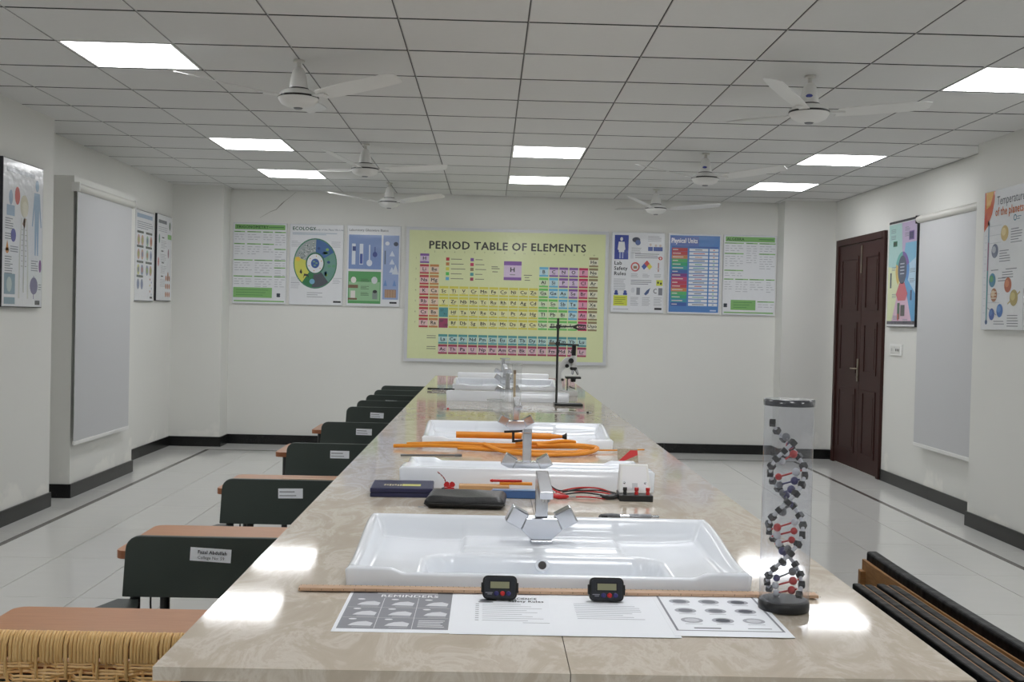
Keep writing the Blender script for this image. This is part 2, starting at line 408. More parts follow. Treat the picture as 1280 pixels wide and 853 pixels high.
for k in range(-5,7):                                   # long bars seen as a pale line beside each joint
    q=MB(); q.box(CX0+.6*k+.0028,YF,ZC-.0015,CX0+.6*k+.0065,YB,ZC+.002); q.build('grid_bar',TBAR,ceiling)

# skirting of black granite pieces
def skirting(name,runs,side):
    e=tag(empty(name),kind='structure')
    for (p,q) in runs:
        p,q=Vector(p),Vector(q); L=(q-p).length; d=(q-p)/L; n=Vector((-d.y,d.x)); cuts=max(1,round(L/1.15)); st=L/cuts
        for k in range(cuts):
            a=p+d*(st*k+.0015); c=p+d*(st*(k+1)-.0015); t=n*.014; m=MB()
            m.prism([(a.x,a.y),(c.x,c.y),(c.x+t.x,c.y+t.y),(a.x+t.x,a.y+t.y)],0,.105); m.build('skirting_piece',GRANITE,e)
skirting('baseboard_left',[((-3.18,8.05),(-3.18,YF)),((XL,8.05),(-3.166,8.05)),((-3.166,8.44),(XL,8.44)),((-3.18,9.89),(-3.18,8.426)),((XL,9.89),(-3.166,9.89)),((XL,11.90),(XL,9.904))],-1)
skirting('baseboard_back',[((-2.871,11.90),(XL,11.90)),((-2.885,YB),(-2.885,11.886)),((3.19,YB),(-2.871,YB)),((3.19,11.936),(3.19,YB)),((XR,11.95),(3.176,11.95))],0)
skirting('baseboard_right',[((3.565,YF),(3.565,8.054)),((3.551,8.04),(XR,8.04)),((XR,8.054),(XR,10.38)),((XR,11.84),(XR,11.936))],1)

# door
dr=tag(empty('door_1',(XR,0,0)),kind='structure')
f=MB(); f.box(-.03,10.38,0,.02,10.45,2.38); f.box(-.03,11.77,0,.02,11.84,2.38); f.box(-.03,10.45,2.31,.02,11.77,2.38); f.build('door_frame',DOORM,dr,.006)
for (y0,y1,hs) in ((10.453,11.03,1),(11.036,11.767,-1)):
    m=MB(); m.box(-.012,y0,.012,.015,y1,2.306); lf=m.build('door_leaf',DOORM,dr)
    w=y1-y0
    for (za,zb) in ((.16,.82),(.98,1.50),(1.62,2.18)):
        pnl=MB()
        for (a0,a1,c0,c1) in ((y0+.1,y1-.1,za,za+.03),(y0+.1,y1-.1,zb-.03,zb),(y0+.1,y0+.13,za+.03,zb-.03),(y1-.13,y1-.1,za+.03,zb-.03)): pnl.box(-.02,a0,c0,-.012,a1,c1)
        pnl.box(-.016,y0+.16,za+.06,-.012,y1-.16,zb-.06); pnl.build('door_panel',DOORM,lf)
    if hs<0:
        h=MB(); h.box(-.022,11.055,.90,-.012,11.095,1.13); h.tube([(-.022,11.075,1.03),(-.06,11.075,1.03),(-.062,11.16,1.03)],.008); h.lathe([(.012,0),(.012,.01)],(-.02,11.075,.94),10); h.build('door_handle',BRASS,lf)
        h=MB(); h.box(-.02,11.04,2.0,-.012,11.065,2.28); h.build('door_bolt',BRASS,lf)

# roller screens
def screen(x,y0,y1,zt,zb,side,label,hide=0):
    e=tag(empty('projector_screen',(x,(y0+y1)/2,zb)),label,'screen')
    h=(y1-y0)/2; c=MB(); c.box(-.002,-h,.03,.002,h,zt-zb); c.build('screen_cloth',SCREENM,e)
    c=MB(); c.box(-.008,-h-.005,0,.008,h+.005,.03); c.build('bottom_bar',WHITEPL,e,.004)
    c=MB(); c.tube([(0,-h-.03,zt-zb+.02),(0,h+.03,zt-zb+.02)],.032,14); c.build('roller_case',ALU,e)
    for s in (-1,1):
        c=MB(); c.box(-.03,s*(h+.03)-.006,zt-zb-.015,.03,s*(h+.03)+.006,zt-zb+.055); c.build('end_bracket',WHITEPL if side<0 else BLACKPL,e)
screen(-3.13,8.375,9.63,2.345,.41,-1,'pulled-down projector screen on the left wall')
screen(3.705,8.29,9.455,2.375,.435,1,'pulled-down projector screen on the right wall beside the door')

# ------------------------------------------------------------------ ceiling fans
def make_fan():
    r=empty('ceiling_fan')
    c=MB(); c.lathe([(.03,-.012),(.032,-.004),(.03,0)],n=16); c.tube([(0,0,-.012),(0,0,-.05)],.012,10); c.build('down_rod',ALU,r)
    c=MB(); c.lathe([(.052,-.152),(.05,-.14),(.044,-.10),(.034,-.06),(.022,-.042)],n=24); c.build('canopy_cone',FANW,r)
    c=MB(); c.lathe([(.055,-.157),(.055,-.152)],n=20); c.build('collar',BLACKPL,r)
    c=MB(); c.lathe([(.03,-.256),(.06,-.25),(.092,-.235),(.108,-.21),(.108,-.204)],n=32); c.lathe([(.108,-.194),(.1,-.18),(.075,-.163),(.05,-.157)],n=32); mo=c.build('motor_housing',FANW,r)
    c=MB(); c.lathe([(.109,-.204),(.111,-.199),(.109,-.194)],n=32); c.build('dark_band',BLACKPL,mo)
    c=MB(); c.lathe([(.02,-.262),(.026,-.256)],n=14); c.build('bottom_cap',GREYPL,mo)
    for k in range(3):
        a=R(120*k); c=MB(); c.xf=Matrix.Rotation(a,4,'Z')
        pts=[(.15,-.05),(.30,-.062),(.50,-.066),(.62,-.060),(.655,-.045),(.66,.02),(.645,.045),(.5,.052),(.3,.056),(.15,.045)]
        vs=[(x,y,-.196-.25*y+.09*(x-.15)+z) for z in (-.002,.002) for x,y in pts]; n=len(pts)
        c.add(vs,[tuple(range(n-1,-1,-1)),tuple(range(n,2*n))]+[(i,(i+1)%n,n+(i+1)%n,n+i) for i in range(n)])
        bl=c.build('blade',FANW,r)
        c=MB(); c.xf=Matrix.Rotation(a,4,'Z'); c.box(.085,-.022,-.201,.19,.022,-.194); c.build('blade_iron',FANW,bl)
    return r
fan=make_fan(); badge=pm((52,60,140))
for i,(x,y,a,lab,bd) in enumerate(((-1.06,5.98,-150,'white ceiling fan nearest the viewer on the left',0),(1.72,6.0,-122,'white ceiling fan nearest the viewer on the right, with a blue badge',1),
    (-1.02,8.8,-109,'middle ceiling fan of the left row, half in front of another fan',0),(1.70,8.8,-152,'middle ceiling fan of the right row, blue badge on its cone',1),
    (-1.055,11.28,-150,'left ceiling fan farthest back, close to the back wall',0),(1.67,11.22,-120,'right ceiling fan farthest back, close to the back wall',0))):
    o=fan if i==0 else copy_tree(fan)
    o.location=(x,y,ZC-.001); o.rotation_euler=(0,0,R(a)); tag(o,lab,'ceiling fan','white three-blade ceiling fans')
for o in [o for o in bpy.data.objects if o.name.startswith('ceiling_fan') and 'blue badge' in o.get('label','')]:
    q=MB(); cx=MB(); ang=-o.rotation_euler.z
    q.xf=Matrix.Rotation(ang,4,'Z')@Matrix.Translation((-.015,-.045,-.118))@Matrix.Rotation(R(90),4,'X')
    q.prism([(.018*math.cos(R(30*k)),.009*math.sin(R(30*k))) for k in range(12)],-.006,.006); q.build('badge',badge,o)

# ------------------------------------------------------------------ posters
WHT=(226,228,232); INK=(52,54,60); GRY=(150,152,158); PALE=(205,208,214)
EDGE_W=mat('poster_edge_white',(205,207,210),rough=.3,var=.02,coat=.3); EDGE_K=mat('poster_edge_black',(26,26,34),rough=.35,var=.05)
def poster(name,label,w,h,loc,rz=0,edge=EDGE_W,t=.02,frame=None,bg=WHT):
    e=tag(empty(name,loc,R(rz)),label,'poster'); m=MB(); m.box(0,-t,0,w,-.001,h); m.build('board',edge,e,.002)
    if frame:
        for (u0,v0,u1,v1) in ((0,0,w,frame),(0,h-frame,w,h),(0,frame,frame,h-frame),(w-frame,frame,w,h-frame)):
            q=MB(); q.box(u0,-t-.006,v0,u1,-t+.001,v1); q.build('frame_strip',edge,e)
    P=Print(); P.rect(.006,.006,w-.006,h-.006,bg,1); P.y=-t; P.e=e; return P
def fin(P): P.done(P.e,P.y)
BW,BH,BZ,BY=.592,.893,1.555,12.2245
# trigonometry and algebra formula sheets
GRN=(120,178,98); GRN2=(140,190,120)
def formula(P,w,h,title,blocks,box,logo):
    P.rect(.02,h-.075,w-.02,h-.02,GRN,2); P.text(title,.035,h-.062,.03,(50,90,45),4,True); P.rect(w*.66,h-.05,w*.94,h-.042,(70,120,65),3)
    for (u0,u1,v,n) in blocks:
        P.rect(u0*w,v*h,u1*w,v*h+.013,GRN2,2); P.rect(u0*w+.01,v*h+.004,u0*w+(u1-u0)*w*.6,v*h+.009,(70,120,65),3)
        for k in range(n):
            vv=v*h-.025-k*.026; a=u0*w+.008; 
            while a<u1*w-.03:
                l=random.uniform(.02,.07); P.rect(a,vv-.003,min(a+l,u1*w-.006),vv+.003,(172,174,182),2); a+=l+random.uniform(.01,.03)
    u0,v0,u1,v1=box; P.rect(u0*w,v0*h,u1*w,v1*h,GRN,2)
    for k in range(3): P.rect(u0*w+.03,v1*h-.03-k*.028,u1*w-.04-.03*k,v1*h-.024-k*.028,(84,140,76),3)
    P.rect(.02,.022,w-.02,.036,GRN,2)
    lu,lv=logo
    for a in (45,-45,135,-135): P.disc(lu*w+.012*math.cos(R(a)),lv*h+.014*math.sin(R(a)),.013,.013,(58,66,78),3,8)
P=poster('formula_poster','green and white trigonometry sheet, leftmost poster on the back wall',BW,BH,(-2.85,BY,BZ))
formula(P,BW,BH,'TRIGONOMETRY',[(.02,.22,.88,3),(.26,.52,.88,3),(.55,.74,.88,3),(.77,.98,.88,5),(.02,.22,.73,4),(.26,.52,.73,4),(.55,.76,.73,3),(.77,.98,.67,4),(.02,.37,.53,4),(.40,.74,.53,5),(.77,.98,.53,2),(.77,.98,.44,3),(.02,.37,.33,3),(.40,.74,.33,4),(.77,.98,.33,4)],(.02,.075,.74,.2),(.86,.11)); fin(P)
P=poster('formula_poster','green and white algebra sheet, rightmost poster on the back wall',BW,BH,(2.585,BY,BZ))
formula(P,BW,BH,'ALGEBRA',[(.02,.38,.89,3),(.42,.64,.89,8),(.67,.98,.89,3),(.02,.38,.76,5),(.67,.98,.76,6),(.02,.38,.55,2),(.02,.2,.44,4),(.23,.48,.44,5),(.5,.78,.44,4),(.81,.98,.44,5),(.66,.98,.165,2)],(.16,.065,.63,.19),(.06,.12)); fin(P)
# ecology wheel
P=poster('ecology_poster','ecology poster with a round coloured wheel about a globe',BW,BH,(-2.227,BY,BZ))
P.text('ECOLOGY',.03,.825,.036,(30,84,62),3,True); P.text('The Study of the Place We Live',.22,.825,.02,(70,92,110),3); P.rect(.03,.79,.52,.797,(150,170,190),2); P.rect(.03,.775,.4,.781,(150,170,190),2)
cu,cv,rr=.285,.46,.228
P.ring(cu,cv,.1,rr+.012,(60,120,92),2,asp=1.16,n=36)
for a0,a1,c in ((28,88,(52,92,150)),(88,165,(150,160,160)),(165,232,(206,206,84)),(232,262,(34,110,62)),(262,310,(64,70,78)),(310,388,(96,144,132))):
    P.ring(cu,cv,.105,rr,c,3,a0,a1,1.16,10)
for k in range(60):
    a=R(random.uniform(90,163)); q=random.uniform(.12,.21); P.disc(cu+q*math.cos(a),cv+1.16*q*math.sin(a),.005,.005,random.choice(((60,66,70),(220,222,222))),4,6)
for k in range(14):
    a=R(random.uniform(-45,85)); q=random.uniform(.13,.21); P.disc(cu+q*math.cos(a),cv+1.16*q*math.sin(a),.018,.016,random.choice(((40,70,120),(84,150,110),(120,170,80),(70,120,140))),4,8)
P.disc(cu-.19,cv+.045,.025,.025,(232,190,60),4,14); P.disc(cu-.03,cv-.2,.03,.03,(110,170,200),4,10)
P.poly([(cu-.17,cv-.1),(cu-.155,cv-.06),(cu-.14,cv-.1),(cu-.15,cv-.12)],(40,40,34),4); P.poly([(cu-.13,cv-.17),(cu-.12,cv-.115),(cu-.075,cv-.12),(cu-.065,cv-.17),(cu-.08,cv-.14),(cu-.115,cv-.14)],(40,40,34),4)
P.disc(cu,cv,.105,.12,(44,96,72),4); P.disc(cu,cv,.09,.105,(228,232,236),5)
for k in range(6): a=R(60*k+20); P.disc(cu+.072*math.cos(a),cv+.082*math.sin(a),.006,.006,(214,140,60),6,8)
P.disc(cu,cv,.046,.053,(52,84,150),6)
for du,dv in ((-.012,.02),(.016,.004),(-.004,-.022)): P.disc(cu+du,cv+dv,.014,.01,(110,150,130),7,10)
for (u,v) in ((.02,.70),(.46,.70),(.02,.30),(.48,.30),(.02,.24)): P.lines(u,u+.1,v,4,.018,(170,172,180),.005)
P.lines(.2,.37,.135,3,.022,(140,144,150),.006); P.rect(.49,.03,.575,.05,(40,40,44),3); fin(P)
# laboratory equipment
P=poster('lab_equipment_poster','blue and green laboratory equipment poster left of the periodic table',BW,BH,(-1.595,BY,BZ))
P.text('Laboratory Glassware Basics',.02,.83,.026,(60,60,66),3,False,1.0)
P.rect(.02,.41,.38,.79,(112,138,192),2); P.rect(.4,.08,.575,.79,(140,160,204),2); P.rect(.02,.03,.38,.385,(76,150,84),2); P.rect(.03,.06,.37,.27,(140,186,140),3)
for u in (.075,.16): P.rect(u-.02,.46,u+.02,.69,(214,222,234),3)
P.rect(.062,.61,.098,.66,(40,56,120),4); P.rect(.145,.47,.175,.58,(52,74,150),4); P.disc(.25,.48,.032,.036,(214,222,234),3,14); P.rect(.243,.51,.257,.68,(214,222,234),3)
P.disc(.31,.575,.026,.03,(44,60,132),4,14); P.rect(.305,.6,.315,.66,(44,60,132),4)
P.disc(.08,.29,.03,.035,(232,228,222),4,12); P.rect(.02,.20,.13,.235,(110,84,62),4); P.rect(.05,.09,.1,.17,(222,218,212),4); P.rect(.02,.07,.12,.09,(110,84,62),4)
P.disc(.31,.29,.034,.04,(206,212,214),4,12); P.rect(.29,.08,.345,.16,(120,136,128),4); P.disc(.3175,.165,.025,.018,(40,44,44),5,12)
for v in (.3,.22,.15): P.lines(.16,.25,v,3,.014,(60,80,60),.005,4)
P.disc(.445,.7,.024,.022,(214,220,230),3,12); P.disc(.54,.695,.026,.024,(44,52,72),3,12); P.rect(.415,.47,.43,.62,(90,104,130),3)
for k in range(3): P.poly([(.47,.56-.09*k),(.5,.62-.09*k),(.53,.56-.09*k)],(206,216,232),3)
P.poly([(.5,.36),(.54,.47),(.575,.36)],(206,214,226),3); P.rect(.425,.1,.55,.19,(150,110,82),3)
for k in range(7): P.rect(.432+.017*k,.1,.438+.017*k,.185,(196,166,140),4)
for u in (.43,.53): P.poly([(u-.02,.23),(u,.3),(u+.02,.23)],(92,130,190),3)
P.rect(.48,.035,.56,.055,(40,40,44),3); fin(P)
# periodic table
PW,PH=2.245,1.49
P=poster('periodic_table_board','large yellow-green periodic table of elements with white frame',PW,PH,(-.943,BY,.957),0,EDGE_W,.025,.035,(221,228,172))
P.y=-.0255
YB_=(221,228,172)
P.text('PERIOD TABLE OF ELEMENTS',.25,PH-.235,.085,(50,52,46),3,True,fit=1.75)
CAT={'alk':((186,58,66),(232,190,190)),'ear':((196,128,74),(232,206,182)),'tra':((214,206,78),(232,230,166)),'met':((106,196,92),(214,230,190)),'loid':((96,176,214),(186,220,228)),
     'non':((124,82,158),(214,192,220)),'hal':((190,44,82),(226,150,180)),'nob':((140,124,88),(226,224,196)),'lan':((76,148,148),(178,214,212)),'act':((160,62,86),(222,182,194))}
def cell(c,r,sym,cat,half=False):
    u=.208+.1103*(c-1); v=PH-.345-.1185*(r-1); d,l=CAT[cat]
    if r>7: v=PH-.345-.1185*6-.178-.112*(r-8)
    P.rect(u-.05,v-.053,u+.05,v+.053,l,2); P.rect(u-.05,v+.028,u+.05,v+.053,d,3); P.rect(u-.05,v-.053,u+.05,v-.034,d,3)
    P.text(sym,u,v-.016,.036,(44,46,46),4,True,1.1,'c'); P.rect(u-.02,v-.029,u+.018,v-.025,(110,112,110),4)
rows={1:[(1,'H','non'),(18,'He','nob')],
2:[(1,'Li','alk'),(2,'Be','ear'),(13,'B','loid'),(14,'C','non'),(15,'N','non'),(16,'O','non'),(17,'F','hal'),(18,'Ne','nob')],
3:[(1,'Na','alk'),(2,'Mg','ear'),(13,'Al','met'),(14,'Si','loid'),(15,'P','non'),(16,'S','non'),(17,'Cl','hal'),(18,'Ar','nob')],
4:[(1,'K','alk'),(2,'Ca','ear')]+[(3+i,s,'tra') for i,s in enumerate('Sc Ti V Cr Mn Fe Co Ni Cu Zn'.split())]+[(13,'Ga','met'),(14,'Ge','loid'),(15,'As','loid'),(16,'Se','non'),(17,'Br','hal'),(18,'Kr','nob')],
5:[(1,'Rb','alk'),(2,'Sr','ear')]+[(3+i,s,'tra') for i,s in enumerate('Y Zr Nb Mo Tc Ru Rh Pd Ag Cd'.split())]+[(13,'In','met'),(14,'Sn','met'),(15,'Sb','loid'),(16,'Te','loid'),(17,'I','hal'),(18,'Xe','nob')],
6:[(1,'Cs','alk'),(2,'Ba','ear')]+[(4+i,s,'tra') for i,s in enumerate('Hf Ta W Re Os Ir Pt Au Hg'.split())]+[(13,'Tl','met'),(14,'Pb','met'),(15,'Bi','met'),(16,'Po','loid'),(17,'At','hal'),(18,'Rn','nob')],
7:[(1,'Fr','alk'),(2,'Ra','ear')]+[(4+i,s,'tra') for i,s in enumerate('Rf Db Sg Bh Hs Mt Ds Rg Cn'.split())]+[(13,'Uut','met'),(14,'Fl','met'),(15,'Uup','met'),(16,'Lv','met'),(17,'Uus','hal'),(18,'Uuo','nob')],
8:[(3+i,s,'lan') for i,s in enumerate('La Ce Pr Nd Pm Sm Eu Gd Tb Dy Ho Er Tm Yb Lu'.split())],
9:[(3+i,s,'act') for i,s in enumerate('Ac Th Pa U Np Pu Am Cm Bk Cf Es Fm Md No Lr'.split())]}
for r,cs in rows.items():
    for c,s_,k in cs: cell(c,r,s_,k)
for r,cc,a,b_ in ((6,(74,146,150),'57','71'),(7,(150,58,92),'89','103')):
    u=.208+.1103*2; v=PH-.345-.1185*(r-1); P.rect(u-.05,v-.053,u+.05,v+.053,cc,2); P.text(a,u-.035,v+.01,.026,(40,60,60),4); P.text(b_,u,v-.035,.026,(40,60,60),4)
for c in range(1,19): P.text(str(c),.208+.1103*(c-1),PH-.275,.016,(90,94,80),3,False,1,'c')
for r in range(1,8): P.text(str(r),.115,PH-.35-.1185*(r-1),.018,(90,94,80),3,False,1,'c')
for k,c in enumerate(((186,58,66),(196,128,74),(214,206,78),(80,196,84),(88,170,214))): P.rect(.445,PH-.365-.054*k,.482,PH-.33-.054*k,c,2); P.rect(.50,PH-.351-.054*k,.62+.02*(k%3),PH-.343-.054*k,(120,122,104),2)
for k,c in enumerate(((124,82,158),(190,44,82),(140,124,88),(76,148,148),(160,62,86))): P.rect(.715,PH-.365-.054*k,.752,PH-.33-.054*k,c,2); P.rect(.77,PH-.351-.054*k,.85+.02*(k%3),PH-.343-.054*k,(120,122,104),2)
u=1.185; v=PH-.46; d,l=CAT['non']; P.rect(u-.098,v-.105,u+.098,v+.105,l,2); P.rect(u-.098,v+.06,u+.098,v+.105,d,3); P.rect(u-.098,v-.105,u+.098,v-.072,d,3); P.text('H',u,v-.012,.05,(44,46,46),4,True,1.1,'c'); P.rect(u-.03,v-.048,u+.03,v-.04,(110,112,110),4)
for (a,b_,vv) in ((.95,1.02,.035),(.95,1.04,.015),(.96,1.02,-.02),(1.31,1.4,-.05),(1.32,1.37,-.075),(1.32,1.38,-.105)): P.rect(a,v+vv,b_,v+vv+.008,(90,92,84),2)
for (vv) in (.285,.262,.165,.142): P.rect(.25,vv,.35,vv+.008,(120,122,104),2)
for o in P.done(P.e,P.y): o['kind']='stuff'
# lab safety
P=poster('lab_safety_poster','white lab safety rules poster with blue coat figure',BW,BH,(1.338,BY,BZ))
P.rect(.03,.59,.185,.86,(44,60,150),2)
P.disc(.107,.815,.016,.022,(226,228,232),3,12); P.poly([(.065,.7),(.075,.785),(.14,.785),(.15,.7),(.138,.69),(.138,.67),(.078,.67),(.078,.69)],(226,228,232),3); P.rect(.085,.60,.1,.67,(150,160,210),3); P.rect(.115,.60,.13,.67,(150,160,210),3)
for k,t_ in enumerate(('Lab','Safety','Rules')): P.text(t_,.03,.53-.058*k,.04,(54,56,62),3,True)
P.lines(.03,.16,.37,8,.017,(150,152,158),.005); P.rect(.03,.075,.185,.19,(206,214,60),2); P.lines(.045,.165,.165,4,.022,(120,126,50),.006,3)
for u in (.06,.16): P.disc(u,.23,.018,.018,(60,80,150),3,12); P.rect(u-.022,.195,u+.022,.218,(44,60,150),3)
P.disc(.27,.81,.045,.03,(60,64,80),2,14); P.disc(.29,.78,.03,.03,(70,92,150),3,12); P.lines(.22,.33,.72,5,.015,(150,152,158),.005); P.lines(.4,.55,.85,4,.017,(140,142,150),.005)
for u in (.43,.49,.54): P.disc(u,.76-.01*(u>.45),.013,.015,(206,190,180),3,10); P.rect(u-.026,.69,u+.026,.735,(60,80,150),2)
P.rect(.21,.6,.245,.68,PALE,2); P.lines(.26,.53,.655,3,.02,(110,112,120),.007); P.disc(.545,.61,.022,.02,(200,50,50),3,12); P.rect(.54,.598,.55,.622,(236,236,236),4); P.rect(.534,.606,.556,.614,(236,236,236),4)
P.ring(.265,.51,.035,.05,(200,80,76),3,asp=1.05); P.rect(.245,.49,.285,.52,(150,112,80),2)
for (du,dv,c) in ((0,.035,(200,60,60)),(-.03,0,(60,80,160)),(.03,0,(220,206,70)),(0,-.035,(230,230,232))): P.poly([(.395+du-.03,.515+dv),(.395+du,.515+dv+.035),(.395+du+.03,.515+dv),(.395+du,.515+dv-.035)],c,2)
P.rect(.518,.46,.53,.56,(170,110,100),2); P.rect(.5,.49,.55,.5,PALE,2)
for u in (.22,.35,.48): P.lines(u,u+.08,.43,3,.015,(150,152,158),.005)
P.lines(.22,.45,.36,3,.02,(110,112,120),.007); P.rect(.505,.305,.575,.37,(206,214,60),2); P.disc(.525,.34,.01,.014,(40,40,30),3,8); P.disc(.556,.33,.01,.014,(40,40,30),3,8)
P.disc(.245,.25,.022,.03,PALE,2,12); P.rect(.285,.2,.325,.28,(120,124,134),2); P.poly([(.37,.21),(.4,.25),(.44,.28),(.42,.22),(.39,.195)],(60,80,130),2); P.rect(.53,.2,.575,.28,(120,124,134),2); P.ring(.5,.245,.018,.026,(60,62,70),2,60,300)
for u in (.22,.35,.48): P.lines(u,u+.09,.17,6,.017,(150,152,158),.005)
P.rect(.49,.035,.57,.06,(40,40,44),3); P.rect(.03,.035,.2,.041,GRY,2); fin(P)
# physical units
P=poster('physical_units_poster','bright blue physical units chart with rainbow rows',BW,BH,(1.968,BY,BZ))
P.rect(.018,.02,BW-.018,BH-.02,(62,116,188),2); P.rect(.022,.755,.34,.862,(70,96,170),3); P.text('Physical Units',.032,.79,.052,(250,250,252),5,True,fit=.295)
P.rect(.04,.735,.56,.752,(48,84,160),3)
cols=[(176,46,52),(182,50,52),(196,118,64),(62,160,84),(30,150,96),(44,146,150),(44,86,160),(108,44,120),(176,48,96),(176,44,72),(186,50,56),(196,120,62),(70,168,92),(48,154,110),(48,140,160),(44,80,156)]
for k,c in enumerate(cols):
    v=.695-.0405*k; P.rect(.04,v,.215,v+.0385,c,3); P.rect(.05,v+.014,.11+.03*(k%3),v+.024,(214,206,206),4)
    P.rect(.235,v+.004,.445,v+.034,(224,228,234),3); P.rect(.30-.02*(k%2),v+.015,.38+.03*(k%2),v+.023,c if k%3 else (60,70,90),4)
    P.rect(.46,v+.004,.56,v+.034,(224,228,234),3); P.rect(.50,v+.015,.52,v+.023,c,4)
P.rect(.48,.035,.55,.05,(180,204,232),3); fin(P)
# left wall: two microbe and plant charts, pier: body chart
P=poster('microbe_poster','white chart of paired oval specimens on the left wall beside the screen',.60,.885,(XL+.001,10.595,1.54),90,EDGE_K,.022)
P.rect(.05,.81,.53,.85,(150,172,196),2)
P.lines(.06,.54,.77,4,.02,(130,134,144),.007)
for r,vv in enumerate((.66,.52,.37,.23)):
    for c,uu in enumerate((.06,.33)):
        if r==3 and c==1: continue
        P.rect(uu,vv,uu+.2,vv+.022,(60,72,60),2)
        for k in range(2): P.disc(uu+.05+.115*k,vv-.065,.04,.052,random.choice(((160,170,196),(196,196,120),(190,150,130),(120,130,156),(150,180,150))),2,16); P.disc(uu+.05+.115*k,vv-.065,.02,.03,random.choice(((110,120,150),(150,170,90),(170,110,90))),3,10)
for k in range(6): P.disc(.48+.05*(k%2),.22-.03*k,.014,.012,random.choice(((170,110,90),(200,190,110),(150,160,180))),2,8)
P.rect(.48,.03,.56,.05,(40,40,44),3); fin(P)
P=poster('plant_parts_poster','white botanical chart on the left wall, nearer the back corner column',.52,.893,(XL+.001,11.285,1.553),90,EDGE_K,.022)
P.rect(.05,.80,.33,.835,(110,114,120),2); P.lines(.05,.36,.76,3,.02,(160,162,170),.006); P.disc(.44,.79,.03,.045,(110,130,110),2,10); P.rect(.37,.65,.5,.70,(130,190,100),2)
for (u,v,c) in ((.08,.64,(110,150,130)),(.40,.5,(150,110,120)),(.06,.4,(196,120,120)),(.40,.26,(190,130,90))): P.disc(u,v,.022,.05,c,2,10)
for (u,v) in ((.14,.62),(.12,.48),(.14,.36),(.12,.22)): P.rect(u+.03,v+.03,u+.11,v+.042,(70,74,82),2); P.lines(u,u+.2,v,5,.017,(170,172,178),.005)
for k in range(3):
    for q in range(3): P.disc(.33+.06*q,.24-.085*k,.024,.03,(190,130,100),2,10)
fin(P)
P=poster('anatomy_poster','crinkled film-covered human nervous system poster on the left pier',.64,.972,(-3.179,7.155,1.446),90,EDGE_K,.028)
P.disc(.12,.72,.03,.05,(150,172,196),2,14); P.rect(.06,.6,.18,.67,(150,172,196),2); P.disc(.22,.74,.04,.06,(196,90,84),2,16)
P.disc(.33,.68,.065,.075,(206,200,176),2,18); P.disc(.34,.66,.05,.055,(220,216,196),3,14); P.poly([(.30,.56),(.33,.60),(.36,.60),(.34,.53)],(160,130,110),3)
for s in (-1,1):
    P.poly([(.33+s*.03,.6),(.33+s*.05,.6),(.33+s*.075,.35),(.33+s*.08,.06),(.33+s*.06,.06),(.33+s*.055,.35)],(206,208,200),2)
    for k in range(8): P.rect(.33+s*.03-.012,.52-.035*k,.33+s*.03+.012,.524-.035*k,(140,142,140),3)
P.rect(.322,.1,.338,.6,(196,198,190),3)
P.disc(.535,.84,.03,.04,(150,176,202),2,14); P.poly([(.49,.79),(.58,.79),(.6,.66),(.615,.56),(.6,.555),(.575,.68),(.57,.58),(.565,.36),(.545,.36),(.535,.54),(.525,.36),(.505,.36),(.50,.58),(.495,.68),(.47,.555),(.455,.56),(.47,.66)],(150,176,202),2)
P.disc(.165,.475,.04,.045,(92,92,160),2,14); P.poly([(.05,.37),(.075,.44),(.1,.37)],(214,140,70),2); P.disc(.075,.37,.025,.02,(214,140,70),2,12); P.disc(.6,.29,.022,.045,(130,80,140),2,12)
P.disc(.5,.15,.065,.06,(120,112,150),2,16); P.rect(.49,.06,.5,.22,(120,112,150),3)
P.rect(.035,.085,.2,.22,(130,156,170),2); P.disc(.11,.15,.04,.05,(180,196,196),3,12); P.rect(.035,.02,.2,.065,(130,156,170),2)
for (u,v,n) in ((.04,.58,5),(.04,.48,3),(.12,.40,3),(.04,.33,4),(.04,.27,4),(.45,.32,5),(.575,.16,3)): P.lines(u,min(u+.12,.625),v,n,.016,(130,134,140),.006)
P.rect(.06,.885,.5,.915,(176,182,190),2); P.rect(.52,.02,.6,.05,(50,50,54),3); fin(P)
# right wall: computer chart and planets
P=poster('computer_parts_poster','pastel wedge computer poster between the door and the screen',.68,.977,(XR-.001,10.262,1.46),-90,EDGE_K,.028)
W_,H_=.68,.977; cu,cv=.36,.52
P.poly([(.006,H_-.03),(.006,.56),(cu,cv),(.32,H_-.03)],(172,216,212),2); P.poly([(.32,H_-.03),(cu,cv),(W_-.006,.70),(W_-.006,H_-.03)],(196,176,214),2); P.poly([(cu,cv),(W_-.006,.62),(W_-.006,.76),(.42,.76)],(124,186,222),3)
P.poly([(.006,.56),(.006,.1),(cu,cv)],(222,230,180),2); P.poly([(cu,cv),(.12,.05),(W_-.08,.05)],(222,180,206),2); P.poly([(cu,cv),(W_-.08,.05),(W_-.006,.05),(W_-.006,.62)],(90,160,214),2); P.poly([(cu,cv),(W_-.006,.3),(W_-.006,.62)],(176,212,236),3); P.poly([(.006,.1),(.006,.04),(.12,.05),(cu,cv)],(222,230,180),2)
for a0,a1,c in ((-40,20,(70,130,200)),(20,90,(112,84,160)),(90,160,(92,170,160)),(160,235,(214,180,90))): P.ring(cu,cv,.1,.165,c,4,a0,a1,1.0,10)
P.disc(cu,cv+.0,.105,.13,(60,70,92),5,24); P.poly([(cu-.06,cv-.12),(cu+.06,cv-.12),(cu+.14,cv-.22),(cu+.09,cv-.28),(cu-.09,cv-.28),(cu-.14,cv-.22)],(206,90,100),5)
for k in range(4): P.rect(cu-.05,cv+.05-.03*k,cu+.05,cv+.06-.03*k,(170,180,200),6)
